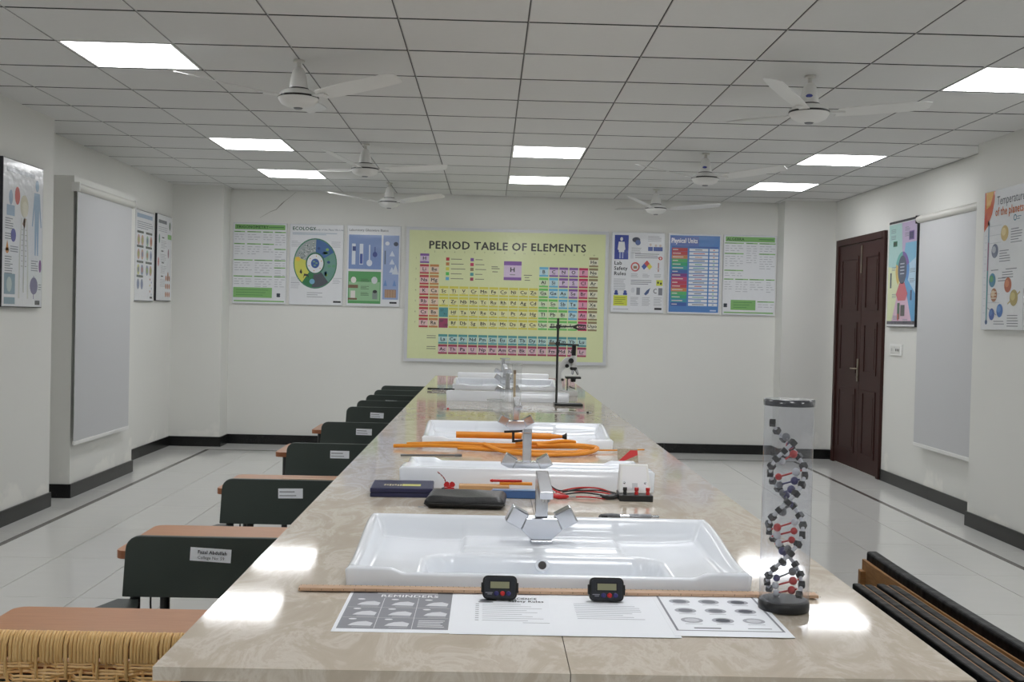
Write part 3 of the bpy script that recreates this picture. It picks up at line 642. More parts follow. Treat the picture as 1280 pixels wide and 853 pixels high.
P.rect(.006,.025,W_-.006,.055,(54,48,66),4); P.rect(.006,H_-.022,W_-.006,H_-.006,(40,40,50),4); P.rect(.12,.74,.22,.79,(60,120,92),4); P.rect(.13,.75,.2,.78,(30,50,44),5); P.rect(.5,.78,.62,.86,(110,84,150),4); P.rect(.51,.79,.6,.85,(60,54,100),5)
P.rect(.06,.36,.1,.5,(70,80,84),4); P.rect(.26,.07,.32,.22,(60,84,70),4); P.rect(.34,.1,.44,.2,(80,70,76),4); P.rect(.27,.06,.30,.12,(190,60,60),5); P.rect(.56,.24,.6,.33,(60,80,110),4)
for (u,v) in ((.06,.9),(.06,.84),(.4,.9),(.4,.85),(.1,.55),(.12,.3),(.54,.52),(.54,.43),(.4,.07),(.16,.1)): P.lines(u,u+.12,v,3,.014,(120,130,140),.005,4)
fin(P)
P=poster('planets_poster','temperature of the planets poster on the right pier',.62,.985,(3.564,7.856,1.45),-90,EDGE_W,.025)
P.poly([(.012,.98),(.012,.70),(.07,.74),(.13,.82),(.16,.90),(.17,.98)],(206,84,44),2); P.poly([(.03,.98),(.04,.86),(.10,.88),(.15,.98)],(230,170,70),3); P.poly([(.012,.8),(.05,.84),(.06,.76),(.012,.72)],(196,60,40),3)
P.text('Temperature',.20,.875,.062,(84,88,96),3,False,.86); P.text('of the planets',.18,.80,.058,(206,110,62),3,True,.82)
P.ring(.475,.765,.014,.022,(80,130,150),3); P.lines(.5,.56,.77,2,.016,(120,150,165),.006)
P.rect(.075,.06,.098,.76,(126,150,170),2); P.rect(.08,.06,.093,.42,(80,150,150),3); P.rect(.08,.42,.093,.62,(150,80,110),3); P.disc(.087,.055,.02,.018,(52,80,130),3,14); P.disc(.087,.76,.02,.018,(206,214,220),2,12)
for k in range(12): P.rect(.03,.12+.05*k,.06,.123+.05*k,(170,180,190),2)
for (u,v,r,c,c2) in ((.33,.67,.055,(206,178,116),(226,206,150)),(.19,.555,.05,(112,120,140),(180,186,196)),(.165,.35,.05,(70,130,160),(90,160,110)),(.40,.31,.052,(176,92,66),(206,124,86)),(.195,.245,.048,(160,104,70),(214,186,150)),(.49,.22,.056,(170,152,92),(200,184,120)),(.29,.135,.047,(56,104,180),(84,136,206)),(.17,.11,.042,(48,80,160),(70,110,190))):
    P.disc(u,v,r*1.02,r*1.0,c,3,20); P.disc(u-.012,v+.01,r*.6,r*.5,c2,4,14)
for k in (-.022,0,.022): P.rect(.155,.245+k-.004,.235,.245+k+.004,(222,200,170),5)
P.poly([(.40,.185),(.405,.175),(.58,.255),(.575,.265)],(180,164,120),2); P.poly([(.1,.16),(.103,.152),(.24,.10),(.24,.107)],(150,150,160),2)
for (u,v,n) in ((.42,.69,6),(.26,.55,5),(.25,.36,2),(.31,.40,3),(.4,.1,5),(.2,.06,2),(.14,.42,1),(.36,.42,1)): P.lines(u,u+.16,v,n,.018,(120,124,132),.006)
for v in (.73,.665,.61,.25,.19): P.rect(.1,v,.28,v+.003,(180,186,192),2)
fin(P)
# wall switch plate
e=tag(empty('switch_plate',(XR-.0005,10.215,1.197),R(-90)),'white double socket and switch plate below the computer poster','switch')
m=MB(); m.box(0,-.012,0,.3,0,.105); m.build('plate',WHITEPL,e,.004)
for k in range(2): m=MB(); m.box(.03+.13*k,-.016,.02,.14+.12*k,-.011,.085); o=m.build('module',mat('module_white',(216,216,212),rough=.4),e,.002)
for k in range(3):
    m=MB(); m.box(.165+.035*k,-.0175,.04,.18+.035*k,-.0155,.062); m.build('socket_slot',BLACKPL,e)
m=MB(); m.box(.055,-.0175,.04,.085,-.0155,.066); m.build('rocker',mat('rocker_grey',(190,190,188),rough=.4),e,.002)

# ------------------------------------------------------------------ laboratory bench
TZ=.931; BX0,BX1,BY0,BY1=-.468,.716,1.565,9.75; JX=.128; TH=.02
SINKS=[(2.045,0),(3.265,1),(4.36,0),(6.80,1),(7.92,0),(9.18,1)]; SCX=.123; SW,SD=.762,.44
bench=tag(empty('laboratory_bench',((BX0+BX1)/2,(BY0+BY1)/2,0)),'long marble-topped laboratory bench down the middle of the room','bench')
ox,oy=bench.location.x,bench.location.y
def slab(x0,x1,y0,y1,holes):
    m=MB(); ycuts=sorted({y0,y1,*[h for hh in holes for h in hh[2:4] if y0<h<y1]}); xcuts=sorted({x0,x1,*[h for hh in holes for h in hh[0:2] if x0<h<x1]})
    solid={}
    for i in range(len(xcuts)-1):
        for j in range(len(ycuts)-1):
            cx,cy=(xcuts[i]+xcuts[i+1])/2,(ycuts[j]+ycuts[j+1])/2
            solid[i,j]=not any(h[0]<cx<h[1] and h[2]<cy<h[3] for h in holes)
    for (i,j),s_ in solid.items():
        if not s_: continue
        a,b_,c,d=xcuts[i],xcuts[i+1],ycuts[j],ycuts[j+1]; t,u=TZ,TZ-TH
        m.quad((a,c,t),(b_,c,t),(b_,d,t),(a,d,t)); m.quad((a,d,u),(b_,d,u),(b_,c,u),(a,c,u))
        if not solid.get((i-1,j)): m.quad((a,d,t),(a,d,u),(a,c,u),(a,c,t))
        if not solid.get((i+1,j)): m.quad((b_,c,t),(b_,c,u),(b_,d,u),(b_,d,t))
        if not solid.get((i,j-1)): m.quad((a,c,t),(a,c,u),(b_,c,u),(b_,c,t))
        if not solid.get((i,j+1)): m.quad((b_,d,t),(b_,d,u),(a,d,u),(a,d,t))
    m.v=[(x-ox,y-oy,z) for x,y,z in m.v]; m.build('marble_slab',MARBLE,bench)
holes=[]
for (y,fl) in SINKS: holes.append((SCX-.25,SCX+.25,(y+.16 if fl else y+.035),(y+SD-.035 if fl else y+.28)))
yc=[BY0,3.235,5.42,7.60,BY1]
for k in range(4):
    slab(BX0,JX-.0007,yc[k]+.0007,yc[k+1]-.0007,holes); slab(JX+.0007,BX1,yc[k]+.0007,yc[k+1]-.0007,holes)
def cab(x0,y0,z0,x1,y1,z1,name,parent=bench,mt=BLACKCAB,bv=.002):
    m=MB(); m.box(x0-ox,y0-oy,z0,x1-ox,y1-oy,z1); return m.build(name,mt,parent,bv)
cab(BX0+.03,BY0+.035,.0,BX1-.03,BY0+.055,TZ-TH,'end_panel'); cab(BX0+.03,BY1-.055,.0,BX1-.03,BY1-.035,TZ-TH,'end_panel')
cab(BX0+.07,BY0+.06,.0,BX0+.085,BY1-.06,.10,'plinth'); cab(BX1-.085,BY0+.06,.0,BX1-.07,BY1-.06,.10,'plinth')
cab(JX-.01,BY0+.06,.02,JX+.01,2.0,TZ-TH,'partition')
nd=14; st=(BY1-BY0-.12)/nd
for k in range(nd):
    y0=BY0+.06+st*k
    for (xa,xb,sg) in ((BX0+.03,BX0+.048,-1),(BX1-.048,BX1-.03,1)):
        d=cab(xa,y0+.002,.105,xb,y0+st-.002,TZ-TH-.004,'cabinet_door')
        xm=xa-.012 if sg<0 else xb+.002
        cab(xm,y0+st-.06,.6,xm+.010,y0+st-.048,.74,'door_handle',d,CHROME,.001)

# basins: a glazed height field with raised back ledge, side trays and a bowl through the slab
def ss(a,b_,x):
    t=max(0,min(1,(x-a)/(b_-a))); return t*t*(3-2*t)
def basin_h(u,v):
    W2=SW/2; au=abs(u)
    rim=.038+.026*ss(.08,.40,v); fr=.030+.010*ss(.27,.30,au)
    if v<.06: rim=min(rim,fr+ (rim-fr)*ss(.0,.06,v)) if au<W2-.02 else rim
    tray=.007+.005*ss(.26,.41,v)+ .006*ss(.26,.36,au)
    deck=.020
    kd=ss(.292,.304,v)*(1-ss(.165,.174,au)); h=tray+(deck-tray)*kd
    dx=au-(.245-.06); dy=abs(v-.158)-(.118-.06); q=math.hypot(max(dx,0),max(dy,0))+min(max(dx,dy),0)-.06
    kb=1-ss(-.03,.005,q); h=h+(-.085-h)*kb
    e=min(W2-au,SD-v); ke=1-ss(.012,.034,e); h=h+(rim-h)*ke
    kf=1-ss(.010,.026,v); h=h+((fr if au<W2-.02 else max(fr,rim))-h)*kf
    d=min(W2-au,SD-v,v); h-=.006*(1-ss(0,.008,d))
    return h
def make_basin():
    r=empty('wash_basin'); nx,ny=110,72; m=MB(); vs=[]; fs=[]
    for j in range(ny+1):
        for i in range(nx+1):
            u=-SW/2+SW*i/nx; v=SD*j/ny; vs.append((u,v,basin_h(u,v)))
    for j in range(ny):
        for i in range(nx): a=j*(nx+1)+i; fs.append((a,a+1,a+nx+2,a+nx+1))
    per=[i for i in range(nx+1)]+[j*(nx+1)+nx for j in range(1,ny+1)]+[ny*(nx+1)+i for i in range(nx-1,-1,-1)]+[j*(nx+1) for j in range(ny-1,0,-1)]
    base=len(vs); n=len(per)
    for p in per: x,y,z=vs[p]; vs.append((x*.993,(y-SD/2)*.993+SD/2,0.0005))
    for k in range(n): k2=(k+1)%n; fs.append((per[k],base+k,base+k2,per[k2]))
    m.add(vs,fs,None,True); m.build('ceramic_body',CERAMIC,r)
    m=MB(); m.xf=Matrix.Translation((0,.2665,-.012))@Matrix.Rotation(R(62),4,'X'); m.lathe([(.0145,0),(.0145,.004),(.010,.006),(.0085,.003)],n=20); o=m.build('overflow_ring',CERAMIC,r)
    m=MB(); m.xf=Matrix.Translation((0,.2665,-.012))@Matrix.Rotation(R(62),4,'X'); m.lathe([(.0086,.001),(.0086,.0042)],n=16); m.build('overflow_hole',DARKHOLE,o)
    m=MB(); m.lathe([(.024,0),(.024,.004),(.016,.004),(.014,.001)],(0,.158,-.086),20); m.build('drain',CHROME,r)
    return r
basin=make_basin()
BL=['white ceramic basin nearest the viewer, behind the two timers','white basin seen from its back, behind the blue box and meter','white basin behind the orange tubing','white basin behind the retort stand, seen from its back','white basin behind the microscope','farthest white basin at the end of the bench']
def make_faucet():
    r=empty('faucet')
    m=MB(); m.box(-.024,-.022,0,.024,.022,.008); m.build('base_plate',CHROME,r,.002)
    m=MB(); m.prism_y([(-.022,.008),(.022,.008),(.045,.030),(.034,.056),(-.034,.056),(-.045,.030)],-.02,.02); m.build('body',CHROME,r,.002)
    m=MB(); m.box(-.0135,-.012,.056,.0135,.014,.142); m.build('column',CHROME,r,.0025)
    m=MB(); m.add([(-.0135,.014,.142),(.0135,.014,.142),(.0135,.014,.156),(-.0135,.014,.156),(-.0145,-.115,.112),(.0145,-.115,.112),(.0145,-.118,.128),(-.0145,-.118,.128)],[(0,1,2,3),(5,4,7,6),(0,4,5,1),(3,2,6,7),(1,5,6,2),(4,0,3,7)]); sp=m.build('spout',CHROME,r,.002)
    m=MB(); m.lathe([(.009,.106),(.009,.114)],(0,-.104,0),12); m.build('aerator',CHROME,sp)
    for s in (-1,1):
        m=MB(); m.xf=Matrix.Translation((s*.036,0,.046))@Matrix.Rotation(R(-28*s),4,'Y'); m.box(*( (0,-.0185,-.019) if s>0 else (-.04,-.0185,-.019)),*((.04,.0185,.019) if s>0 else (0,.0185,.019))); m.build('knob',CHROME,r,.003)
    return r
faucet=make_faucet()
for i,(y,fl) in enumerate(SINKS):
    o=basin if i==0 else copy_tree(basin); fa=faucet if i==0 else copy_tree(faucet)
    o.location=(SCX,y+SD if fl else y,TZ); o.rotation_euler.z=math.pi if fl else 0
    fa.location=(SCX,y+SD-.355 if fl else y+.355,TZ+.0205); fa.rotation_euler.z=(math.pi if fl else 0)+R((2,0,4,-8,4,0)[i])
    tag(o,BL[i],'basin','white ceramic basins on the bench')
    tag(fa,['square chrome faucet on the nearest basin, spout towards the viewer','chrome faucet seen from behind, on the second basin from the viewer','chrome faucet on the basin behind the orange tubing','chrome faucet seen from behind among the glass cylinders','small chrome faucet on the basin behind the microscope','farthest chrome faucet, at the end of the bench'][i],'faucet','chrome faucets on the basins')

# ------------------------------------------------------------------ printed sheets, ruler, timers on the near end
def sheet(name,label,x,y,z,rz=0,w=.205,h=.292):
    e=tag(empty(name,(x,y,z)),label,'paper'); e.rotation_euler=(R(-90),0,R(rz)); m=MB(); m.box(0,-.0003,0,w,0,h); m.build('paper',PAPER,e)
    P=Print('paper'); P.e=e; P.y=-.0003; P.w=w; P.h=h; return P
def fin2(P):
    for o in P.done(P.e,P.y): o.scale=(1,.15,1)
DG=(150,151,157)
P=sheet('printed_sheet','printed sheet with grey grid of white pictures, leftmost on the bench',-.243,1.756,TZ+.0003)
P.rect(.006,.018,.187,.286,DG,1); P.text('REMINDERS',.058,.222,.017,(238,239,242),3,True,fit=.105); P.rect(.05,.246,.16,.256,(225,226,230),3)
for u in (.066,.127): P.rect(u,.02,u+.001,.216,(225,226,230),2)
for v in (.085,.15): P.rect(.008,v,.185,v+.001,(225,226,230),2)
for r in range(3):
    for c in range(3):
        u0=.01+.06*c; v0=.022+.065*r
        if r==0 and c==2: P.lines(u0+.006,u0+.05,v0+.048,5,.009,(235,236,240),.003,3); continue
        P.disc(u0+.016,v0+.053,.007,.004,(235,236,240),3,10); P.poly([(u0+.012,v0+.014),(u0+.05,v0+.012),(u0+.052,v0+.03),(u0+.04,v0+.04),(u0+.026,v0+.036),(u0+.018,v0+.028)],(222,223,228),3); P.rect(u0+.02,v0+.004,u0+.05,v0+.007,(190,191,198),3)
fin2(P)
P=sheet('printed_sheet','white sheet headed with science safety rules, under the left timer',-.053,1.752,TZ+.0008)
P.text('SCIENCE',.108,.222,.013,(60,62,68),3,True,fit=.042); P.text('Safety Rules',.098,.204,.012,(60,62,68),3,True,fit=.064); P.disc(.062,.214,.016,.005,(84,86,92),3,12); P.disc(.058,.202,.014,.004,(84,86,92),3,12)
for k in range(9): P.rect(.04,.186-.013*k,.046,.19-.013*k,(170,172,178),2); P.rect(.052,.186-.013*k,.12+.045*((k*7)%5)/5,.1885-.013*k,(184,186,192),2)
P.rect(.12,.07,.165,.072,GRY,2); fin2(P)
P=sheet('printed_sheet','plain white sheet with faint grey text under the right timer',.116,1.750,TZ+.0013)
P.lines(.045,.16,.2,9,.012,(186,188,196),.003); fin2(P)
P=sheet('printed_sheet','white sheet with grey border and nine oval pictures, beside the clear tube',.311,1.760,TZ+.0018,0,.196)
for (a,b_,c,d) in ((.008,.03,.188,.034),(.008,.034,.012,.28),(.184,.034,.188,.28),(.008,.276,.188,.28)): P.rect(a,b_,c,d,(150,152,160),2)
for r in range(3):
    for c in range(3):
        u,v=.045+.053*c,.095+.062*r; P.disc(u,v,.019,.017,(178,180,188),2,16); P.disc(u,v,.013,.011,random.choice(((96,98,106),(214,216,222),(130,132,140))),3,10); P.rect(u-.015,v-.024,u+.014,v-.021,(190,192,198),2)
P.rect(.04,.044,.085,.05,(120,122,130),2); P.rect(.13,.046,.17,.05,GRY,2); fin2(P)
e=tag(empty('metre_rule',(.142,2.023,TZ+.0026),R(.8)),'long wooden metre rule lying in front of the nearest basin','ruler')
m=MB(); m.box(-.48,-.0125,0,.48,.0125,.006); m.build('rule_body',RULERW,e,.001)
tk=MB()
for k in range(0,97): tk.box(-.478+.01*k,.0125-(.009 if k%10==0 else .005),.006,-.4772+.01*k,.0125,.0063)
for k in range(0,97,2): tk.box(-.478+.01*k,-.0127,.002,-.4772+.01*k,-.0125,.0055 if k%10==0 else .004)
tag(tk.build('graduation_marks',BLACKPL,e),kind='stuff')
def make_timer():
    r=empty('digital_timer'); ti=Matrix.Rotation(R(-14),4,'X')
    def T(m): m.xf=ti; return m
    m=T(MB()); m.prism_y(rrect(.062,.042,.009,4,0,.0215),-.008,.008); m.build('case',BLACKPL,r,.002)
    m=T(MB()); m.prism_y(rrect(.056,.036,.006,4,0,.0215),-.0095,-.007); m.build('face_plate',mat('timer_face_dark',(44,47,54),rough=.35),r,.001)
    m=T(MB()); m.box(-.0335,-.007,.012,-.030,.007,.030); m.box(.030,-.007,.012,.0335,.007,.030); m.build('side_grips',BLACKPL,r,.001)
    m=T(MB()); m.box(-.017,-.0105,.02,.017,-.009,.0315); sc_=m.build('display',mat('lcd_olive',(150,150,120),rough=.3,var=.03),r)
    m=T(MB()); m.box(-.02,-.0102,.0175,.02,-.0094,.034); m.build('display_bezel',mat('bezel_dark',(34,36,42),rough=.3),sc_)
    for (x,c) in ((-.006,BLUE),(.005,RED),(.0155,BLUE)):
        m=T(MB()); m.xf=ti@Matrix.Translation((x,-.0095,.011))@Matrix.Rotation(R(90),4,'X'); m.lathe([(.0044,-.001),(.0044,.0016),(.002,.002)],n=14); m.build('button',c,r)
    q=Print('paper'); q.rect(-.026,.0115,-.013,.0130,(150,152,160),1); q.rect(-.022,.009,-.014,.0104,(150,152,160),1)
    q.a.v=[tuple(ti@Vector((x,y-.0096,z))) for x,y,z in q.a.v]; q.a.build('face_print',None,r)
    m=MB(); m.box(-.02,.006,0,.02,.022,.003); m.build('foot',BLACKPL,r,.001)
    return r
t1=make_timer(); t1.location=(.0295,1.968,TZ+.0022); tag(t1,'small black digital timer standing on the left, before the nearest basin','timer','black digital timers')
t2=copy_tree(t1); t2.location=(.222,1.968,TZ+.0022); tag(t2,'small black digital timer standing on the right, closer to the clear tube','timer','black digital timers')

# ------------------------------------------------------------------ model of the double helix in a clear tube
HX,HY,HR,HH=.537,1.945,.0435,.375
e=tag(empty('helix_model',(HX,HY,TZ+.0022)),'twisted helix model of beads and rods inside a clear upright tube','model')
m=MB(); m.lathe([(HR+.0012,0),(HR+.0015,.006),(HR+.0005,.016),(HR-.006,.018)],n=40); m.build('base',BLACKPL,e)
m=MB(); m.lathe([(HR+.0012,HH-.012),(HR+.0018,HH-.002),(HR-.001,HH)],n=40); m.build('cap',mat('cap_dark_grey',(74,76,82),rough=.18,var=.05,coat=.4),e)
m=MB(); n=40; prof=[(HR,.016),(HR,HH-.012)]
v=[];f=[]
for r_,z in prof:
    for k in range(n): a=2*math.pi*k/n; v.append((r_*math.cos(a),r_*math.sin(a),z))
for k in range(n): f.append((k,(k+1)%n,n+(k+1)%n,n+k))
m.add(v,f,None,True); m.build('clear_tube',CLEAR,e)
bead=MB(); bead.box(-.0052,-.0052,-.0045,.0052,.0052,.0045); beadm=bead.mesh('bead',mat('charcoal_bead',(26,27,31),rough=.4))
GREYR=mat('grey_rod',(120,122,128),rough=.4); WHR=mat('clear_white_link',(214,216,222),rough=.25)
NB=21; RAD=.0300
def hp(s,k,rad=RAD):
    t=k/(NB-1); a=R(-45-s*180+550*t); return Vector((rad*math.cos(a),rad*math.sin(a),.03+.30*t))
for s in (0,1):
    for k in range(NB):
        if s==1 and k>NB-3: continue
        p=hp(s,k); o=link('bead',beadm,e); o.location=p; nx_=hp(s,k+1)-p; o.rotation_mode='QUATERNION'; o.rotation_quaternion=nx_.to_track_quat('Z','Y')
        if k<NB-1-(2 if s else 0): q=MB(); q.tube([p+nx_*.25,p+nx_*.75],.0035,8); q.build('link',WHR,e)
for k in range(0,NB-2):
    a,b_=hp(0,k,.025),hp(1,k,.025); up_=Vector((0,0,.009)); a,b_=(a-up_,b_+up_) if a.x<b_.x else (a+up_,b_-up_); c1,c2=((RED,WHR),(GREYR,BLUE),(BLUE,GREYR),(WHR,RED))[(k//2)%4]
    if k%2 and k%3==0: continue
    q=MB(); q.tube([a,b_*.05+a*.95],.0018,6); q.tube([a*.92+b_*.08,b_*.85+a*.15],.0017,6); rd=q.build('rung',c1 if c1 is not WHR else RED,e)
    q=MB(); q.ball(a*.8+b_*.2,.0075); q.build('ball',c1,rd); q=MB(); q.ball(a*.2+b_*.8,.0065); q.build('ball',c2,rd)

# ------------------------------------------------------------------ things between the basins
def thing(name,label,cat,x,y,z=TZ,rz=0): return tag(empty(name,(x,y,z),R(rz)),label,cat)
e=thing('instrument_box','flat navy blue box with yellow-green sticker','box',-.239,3.165,TZ,1.5)
m=MB(); m.box(-.0875,-.078,0,.0875,.078,.012); m.build('box_base',NAVY,e,.002)
m=MB(); m.box(-.088,-.0785,.0125,.088,.0785,.026); lid=m.build('lid',NAVY,e,.003)
m=MB(); m.box(.0,-.035,.026,.052,.0,.0264); st_=m.build('sticker',mat('sticker_lime',(206,204,120),rough=.5),e)
m=MB()
for k in range(7): m.box(-.052+.0075*k,-.03+.004*math.sin(k*2),.026,-.047+.0075*k,-.008+.003*math.cos(k*3),.0263)
m.build('scuffed_lettering',mat('gold_print',(206,196,160),rough=.5),e)
e=thing('hobby_motor','little black motor with red four-blade propeller and twisted wires','motor',-.114,3.175)
m=MB(); m.box(-.014,-.006,0,-.002,.012,.016); m.build('motor_case',BLACKPL,e,.002)
m=MB(); m.tube([(-.03,.003,.010),(.028,.003,.010)],.0014,6); m.build('shaft',GREYPL,e)
for k in range(4):
    a=R(45+90*k); m=MB(); m.xf=Matrix.Translation((.009,-.008,.019))@Matrix.Rotation(a,4,'Y')@Matrix.Rotation(R(14),4,'Z')
    m.prism_y([(.002,-.002),(.010,-.0085),(.017,-.007),(.0195,0),(.017,.007),(.010,.0085),(.002,.002)],-.0008,.0008); m.build('blade',RED,e)
m=MB(); m.xf=Matrix.Translation((.009,-.008,.019))@Matrix.Rotation(R(90),4,'X'); m.lathe([(.004,-.003),(.004,.003)],n=12); m.build('hub',RED,e)
for mt,ph in ((RED,0),(BLACKPL,math.pi)):
    pts=[(-.008+.0012*math.cos(ph+k*1.5)-.02*(k/14)**1.5+ .01*math.sin(k/14*3),.012,.015+.045*k/14+.0012*math.sin(ph+k*1.5)) for k in range(15)]
    m=MB(); m.tube(pts,.0009,5); m.build('wire',mt,e)
e=thing('wooden_block','pale wooden block lying behind the blue case','block',-.005,3.185,TZ,1); m=MB(); m.box(-.073,-.02,0,.073,.02,.026); m.build('block',PINE,e,.002); m=MB(); m.box(-.015,-.0203,.006,-.012,-.0199,.010); m.build('nail_hole',DARKHOLE,e)
e=thing('blue_case','slim blue case with brass end clips','case',.082,3.118,TZ,0); m=MB(); m.prism([(-.066,-.012),(.064,-.012),(.068,0),(.064,.013),(-.066,.013)],0.0,.022); m.build('case_body',mat('steel_blue',(70,108,164),rough=.35,var=.06),e,.003)
m=MB(); m.box(-.062,-.013,.0222,.06,.012,.0242); m.build('case_rim',mat('pale_blue_edge',(120,150,190),rough=.35),e)
for x in (-.073,.070): m=MB(); m.box(x-.004,-.006,.003,x+.004,.006,.014); m.build('end_clip',BRASS,e,.001)
m=MB(); m.tube([(-.07,-.01,.008),(-.085,-.012,.006)],.002,6); m.build('clasp',BRASS,e)
e=thing('orange_strip','flat orange strip resting on the wooden block','strip',.085,3.195,TZ+.0265,0); m=MB(); m.box(-.045,-.01,0,.05,.01,.007); m.build('strip',ORANGE,e,.001)
e=thing('red_pen','red pen lying on the orange strip beside the faucet','pen',.065,3.193,TZ+.0337,2); m=MB(); m.tube([(-.045,0,.004),(.04,0,.004)],.0038,8); m.build('pen_barrel',RED,e); m=MB(); m.tube([(-.053,0,.004),(-.045,0,.004)],[.003,.005],8); m.build('pen_cap',RED,e)
# black pouch
e=thing('zip_pouch','black leather zip pouch behind the nearest basin','pouch',-.052,2.985,TZ,-3)
LEATH=mat('black_leather',(27,28,30),rough=.35,var=.1,bump=.15,bscale=160)
m=MB(); nx=22;ny=14;vs=[];fs=[]
for sgn in (0,1):
    for j in range(ny+1):
        for i in range(nx+1):
            u=-1+2*i/nx; v_=-1+2*j/ny; d=min(1-abs(u),1-abs(v_)); z=.0165+(.0155*(ss(-.06,.12,d))+.0015*math.sin(4*u+2*v_)*ss(0,.3,d))*(1 if sgn else -1.0)
            vs.append((u*.106,v_*.078,max(.001,z)))
N1=(nx+1)*(ny+1)
for j in range(ny):
    for i in range(nx):
        a=j*(nx+1)+i; fs.append((a,a+nx+1,a+nx+2,a+1)); a+=N1; fs.append((a,a+1,a+nx+2,a+nx+1))
m.add(vs,fs,None,True); per=[i for i in range(nx+1)]+[j*(nx+1)+nx for j in range(1,ny+1)]+[ny*(nx+1)+i for i in range(nx-1,-1,-1)]+[j*(nx+1) for j in range(ny-1,0,-1)]
m.f+= [(per[k],per[(k+1)%len(per)],N1+per[(k+1)%len(per)],N1+per[k]) for k in range(len(per))]; m.m+=[0]*len(per); m.sm+=[True]*len(per)
m.build('pouch_body',LEATH,e)
m=MB(); z_=.0145; m.tube([(-.107,-.07,z_),(-.107,-.079,z_),(.107,-.079,z_),(.107,.079,z_),(-.107,.079,z_),(-.107,.07,z_)],.0016,6); m.build('zip',BLACKPL,e)
m=MB(); m.box(-.122,-.085,.003,-.106,-.079,.006); m.build('zip_pull',CHROME,e)
# leads
e=thing('test_leads','tangle of red and black test leads with crocodile clips','wires',.285,3.16)
for i,(mt,pts) in enumerate(((RED,[(-.12,.03,.045),(-.10,.02,.025),(-.06,.0,.008),(0,.03,.012),(.06,.02,.01),(.1,.0,.004)]),(BLACKPL,[(-.10,.03,.03),(-.07,.02,.014),(0,.01,.018),(.05,.04,.014),(.09,.02,.008)]),(RED,[(-.08,.05,.004),(-.02,.04,.02),(.04,.03,.022),(.09,.05,.005)]),(BLACKPL,[(-.09,-.02,.004),(-.02,0,.012),(.03,-.03,.014),(.08,-.02,.004)]),(RED,[(-.07,-.03,.003),(0,-.035,.006),(.06,-.04,.003)]),(BLACKPL,[(-.06,.055,.004),(.02,.05,.02),(.08,.045,.01),(.11,.02,.003)]))):
    m=MB(); m.tube(smooth_path(pts,5),.0022,6); m.build('lead',mt,e)
for i,(x,y,mt,a) in enumerate(((-.09,-.03,RED,-8),(-.07,-.045,RED,4),(.07,-.04,BLACKPL,-6),(.085,-.02,BLACKPL,3))):
    m=MB(); m.xf=Matrix.Translation((x,y,.0075))@Matrix.Rotation(R(a),4,'Z'); m.tube([(-.024,0,0),(-.008,0,0),(.012,0,0),(.022,0,0)],[.004,.0072,.006,.003],8); cl=m.build('clip_sleeve',mt,e)
    m=MB(); m.xf=Matrix.Translation((x,y,.0075))@Matrix.Rotation(R(a),4,'Z'); s_=1 if mt is RED else -1; m.box(min(s_*.022,s_*.042),-.003,-.002,max(s_*.022,s_*.042),.003,.002); m.build('clip_jaw',CHROME,cl)
# demonstration meter
e=thing('panel_meter','slanted white panel meter with red and black terminals on black base','meter',.428,3.145,TZ,-1.5)
m=MB(); m.box(-.048,-.05,0,.048,.05,.018); m.build('base',BLACKPL,e,.002)
m=MB(); m.add([(-.046,-.012,.018),(.046,-.012,.018),(.046,.05,.018),(-.046,.05,.018),(-.04,.03,.095),(.04,.03,.095),(.042,.05,.095),(-.042,.05,.095)],[(3,2,1,0),(4,5,6,7),(0,1,5,4),(1,2,6,5),(2,3,7,6),(3,0,4,7)]); m.build('housing',WHITEPL,e,.003)
def on_face(u,v,d=.0012):
    y=-.012+.042*v; z=.018+.077*v; n_=Vector((0,-.077,.042)).normalized(); return Vector((u,y,z))+n_*d
m=MB(); m.add([on_face(-.037,.12),on_face(.037,.12),on_face(.034,.93),on_face(-.034,.93)],[(0,1,2,3)]); m.add([on_face(-.02,.14,.002),on_face(.02,.14,.002),on_face(.018,.42,.002),on_face(-.018,.42,.002)],[(0,1,2,3)],None); m.build('dial',mat('dial_white',(240,240,243),rough=.2,var=.01),e)
for u in (-.03,.03): m=MB(); c=on_face(u,.35,.001); m.ball(c,.004,10); m.build('screw',CHROME,e)
m=MB(); m.add([on_face(-.008,.16,.003),on_face(.008,.16,.003),on_face(.008,.34,.003),on_face(-.008,.34,.003)],[(0,1,2,3)]); m.build('meter_plate',mat('meter_grey',(200,202,206),rough=.3),e)
for u,mt in ((-.031,BLACKPL),(.002,RED),(.034,RED)): m=MB(); m.lathe([(.0055,0),(.0055,.008),(.004,.009),(.006,.011),(.006,.02)],(u,-.034,.018),12); m.build('terminal',mt,e)
# micrometer
e=thing('micrometer','grey steel micrometer lying behind the nearest basin','micrometer',.372,2.78,TZ,2)
m=MB(); m.tube([(-.005,0,.012),(.05,0,.012)],.0085,12); m.build('thimble',mat('knurled_steel',(150,152,156),rough=.3,metal=1.,bump=.3,bscale=500),e)
m=MB(); m.tube([(-.03,0,.012),(-.005,0,.012)],.0065,12); m.build('sleeve',CHROME,e); m=MB(); m.tube([(.05,0,.012),(.07,0,.012)],.0055,12); m.build('ratchet',CHROME,e)
m=MB(); m.tube(smooth_path([(-.026,.0,.012),(-.032,.02,.010),(-.05,.032,.009),(-.072,.022,.009),(-.078,.0,.011)],5),.0065,8); m.build('frame',GREYPL,e); m=MB(); m.tube([(-.078,0,.012),(-.062,0,.012)],.007,10); m.build('anvil',BLACKPL,e)
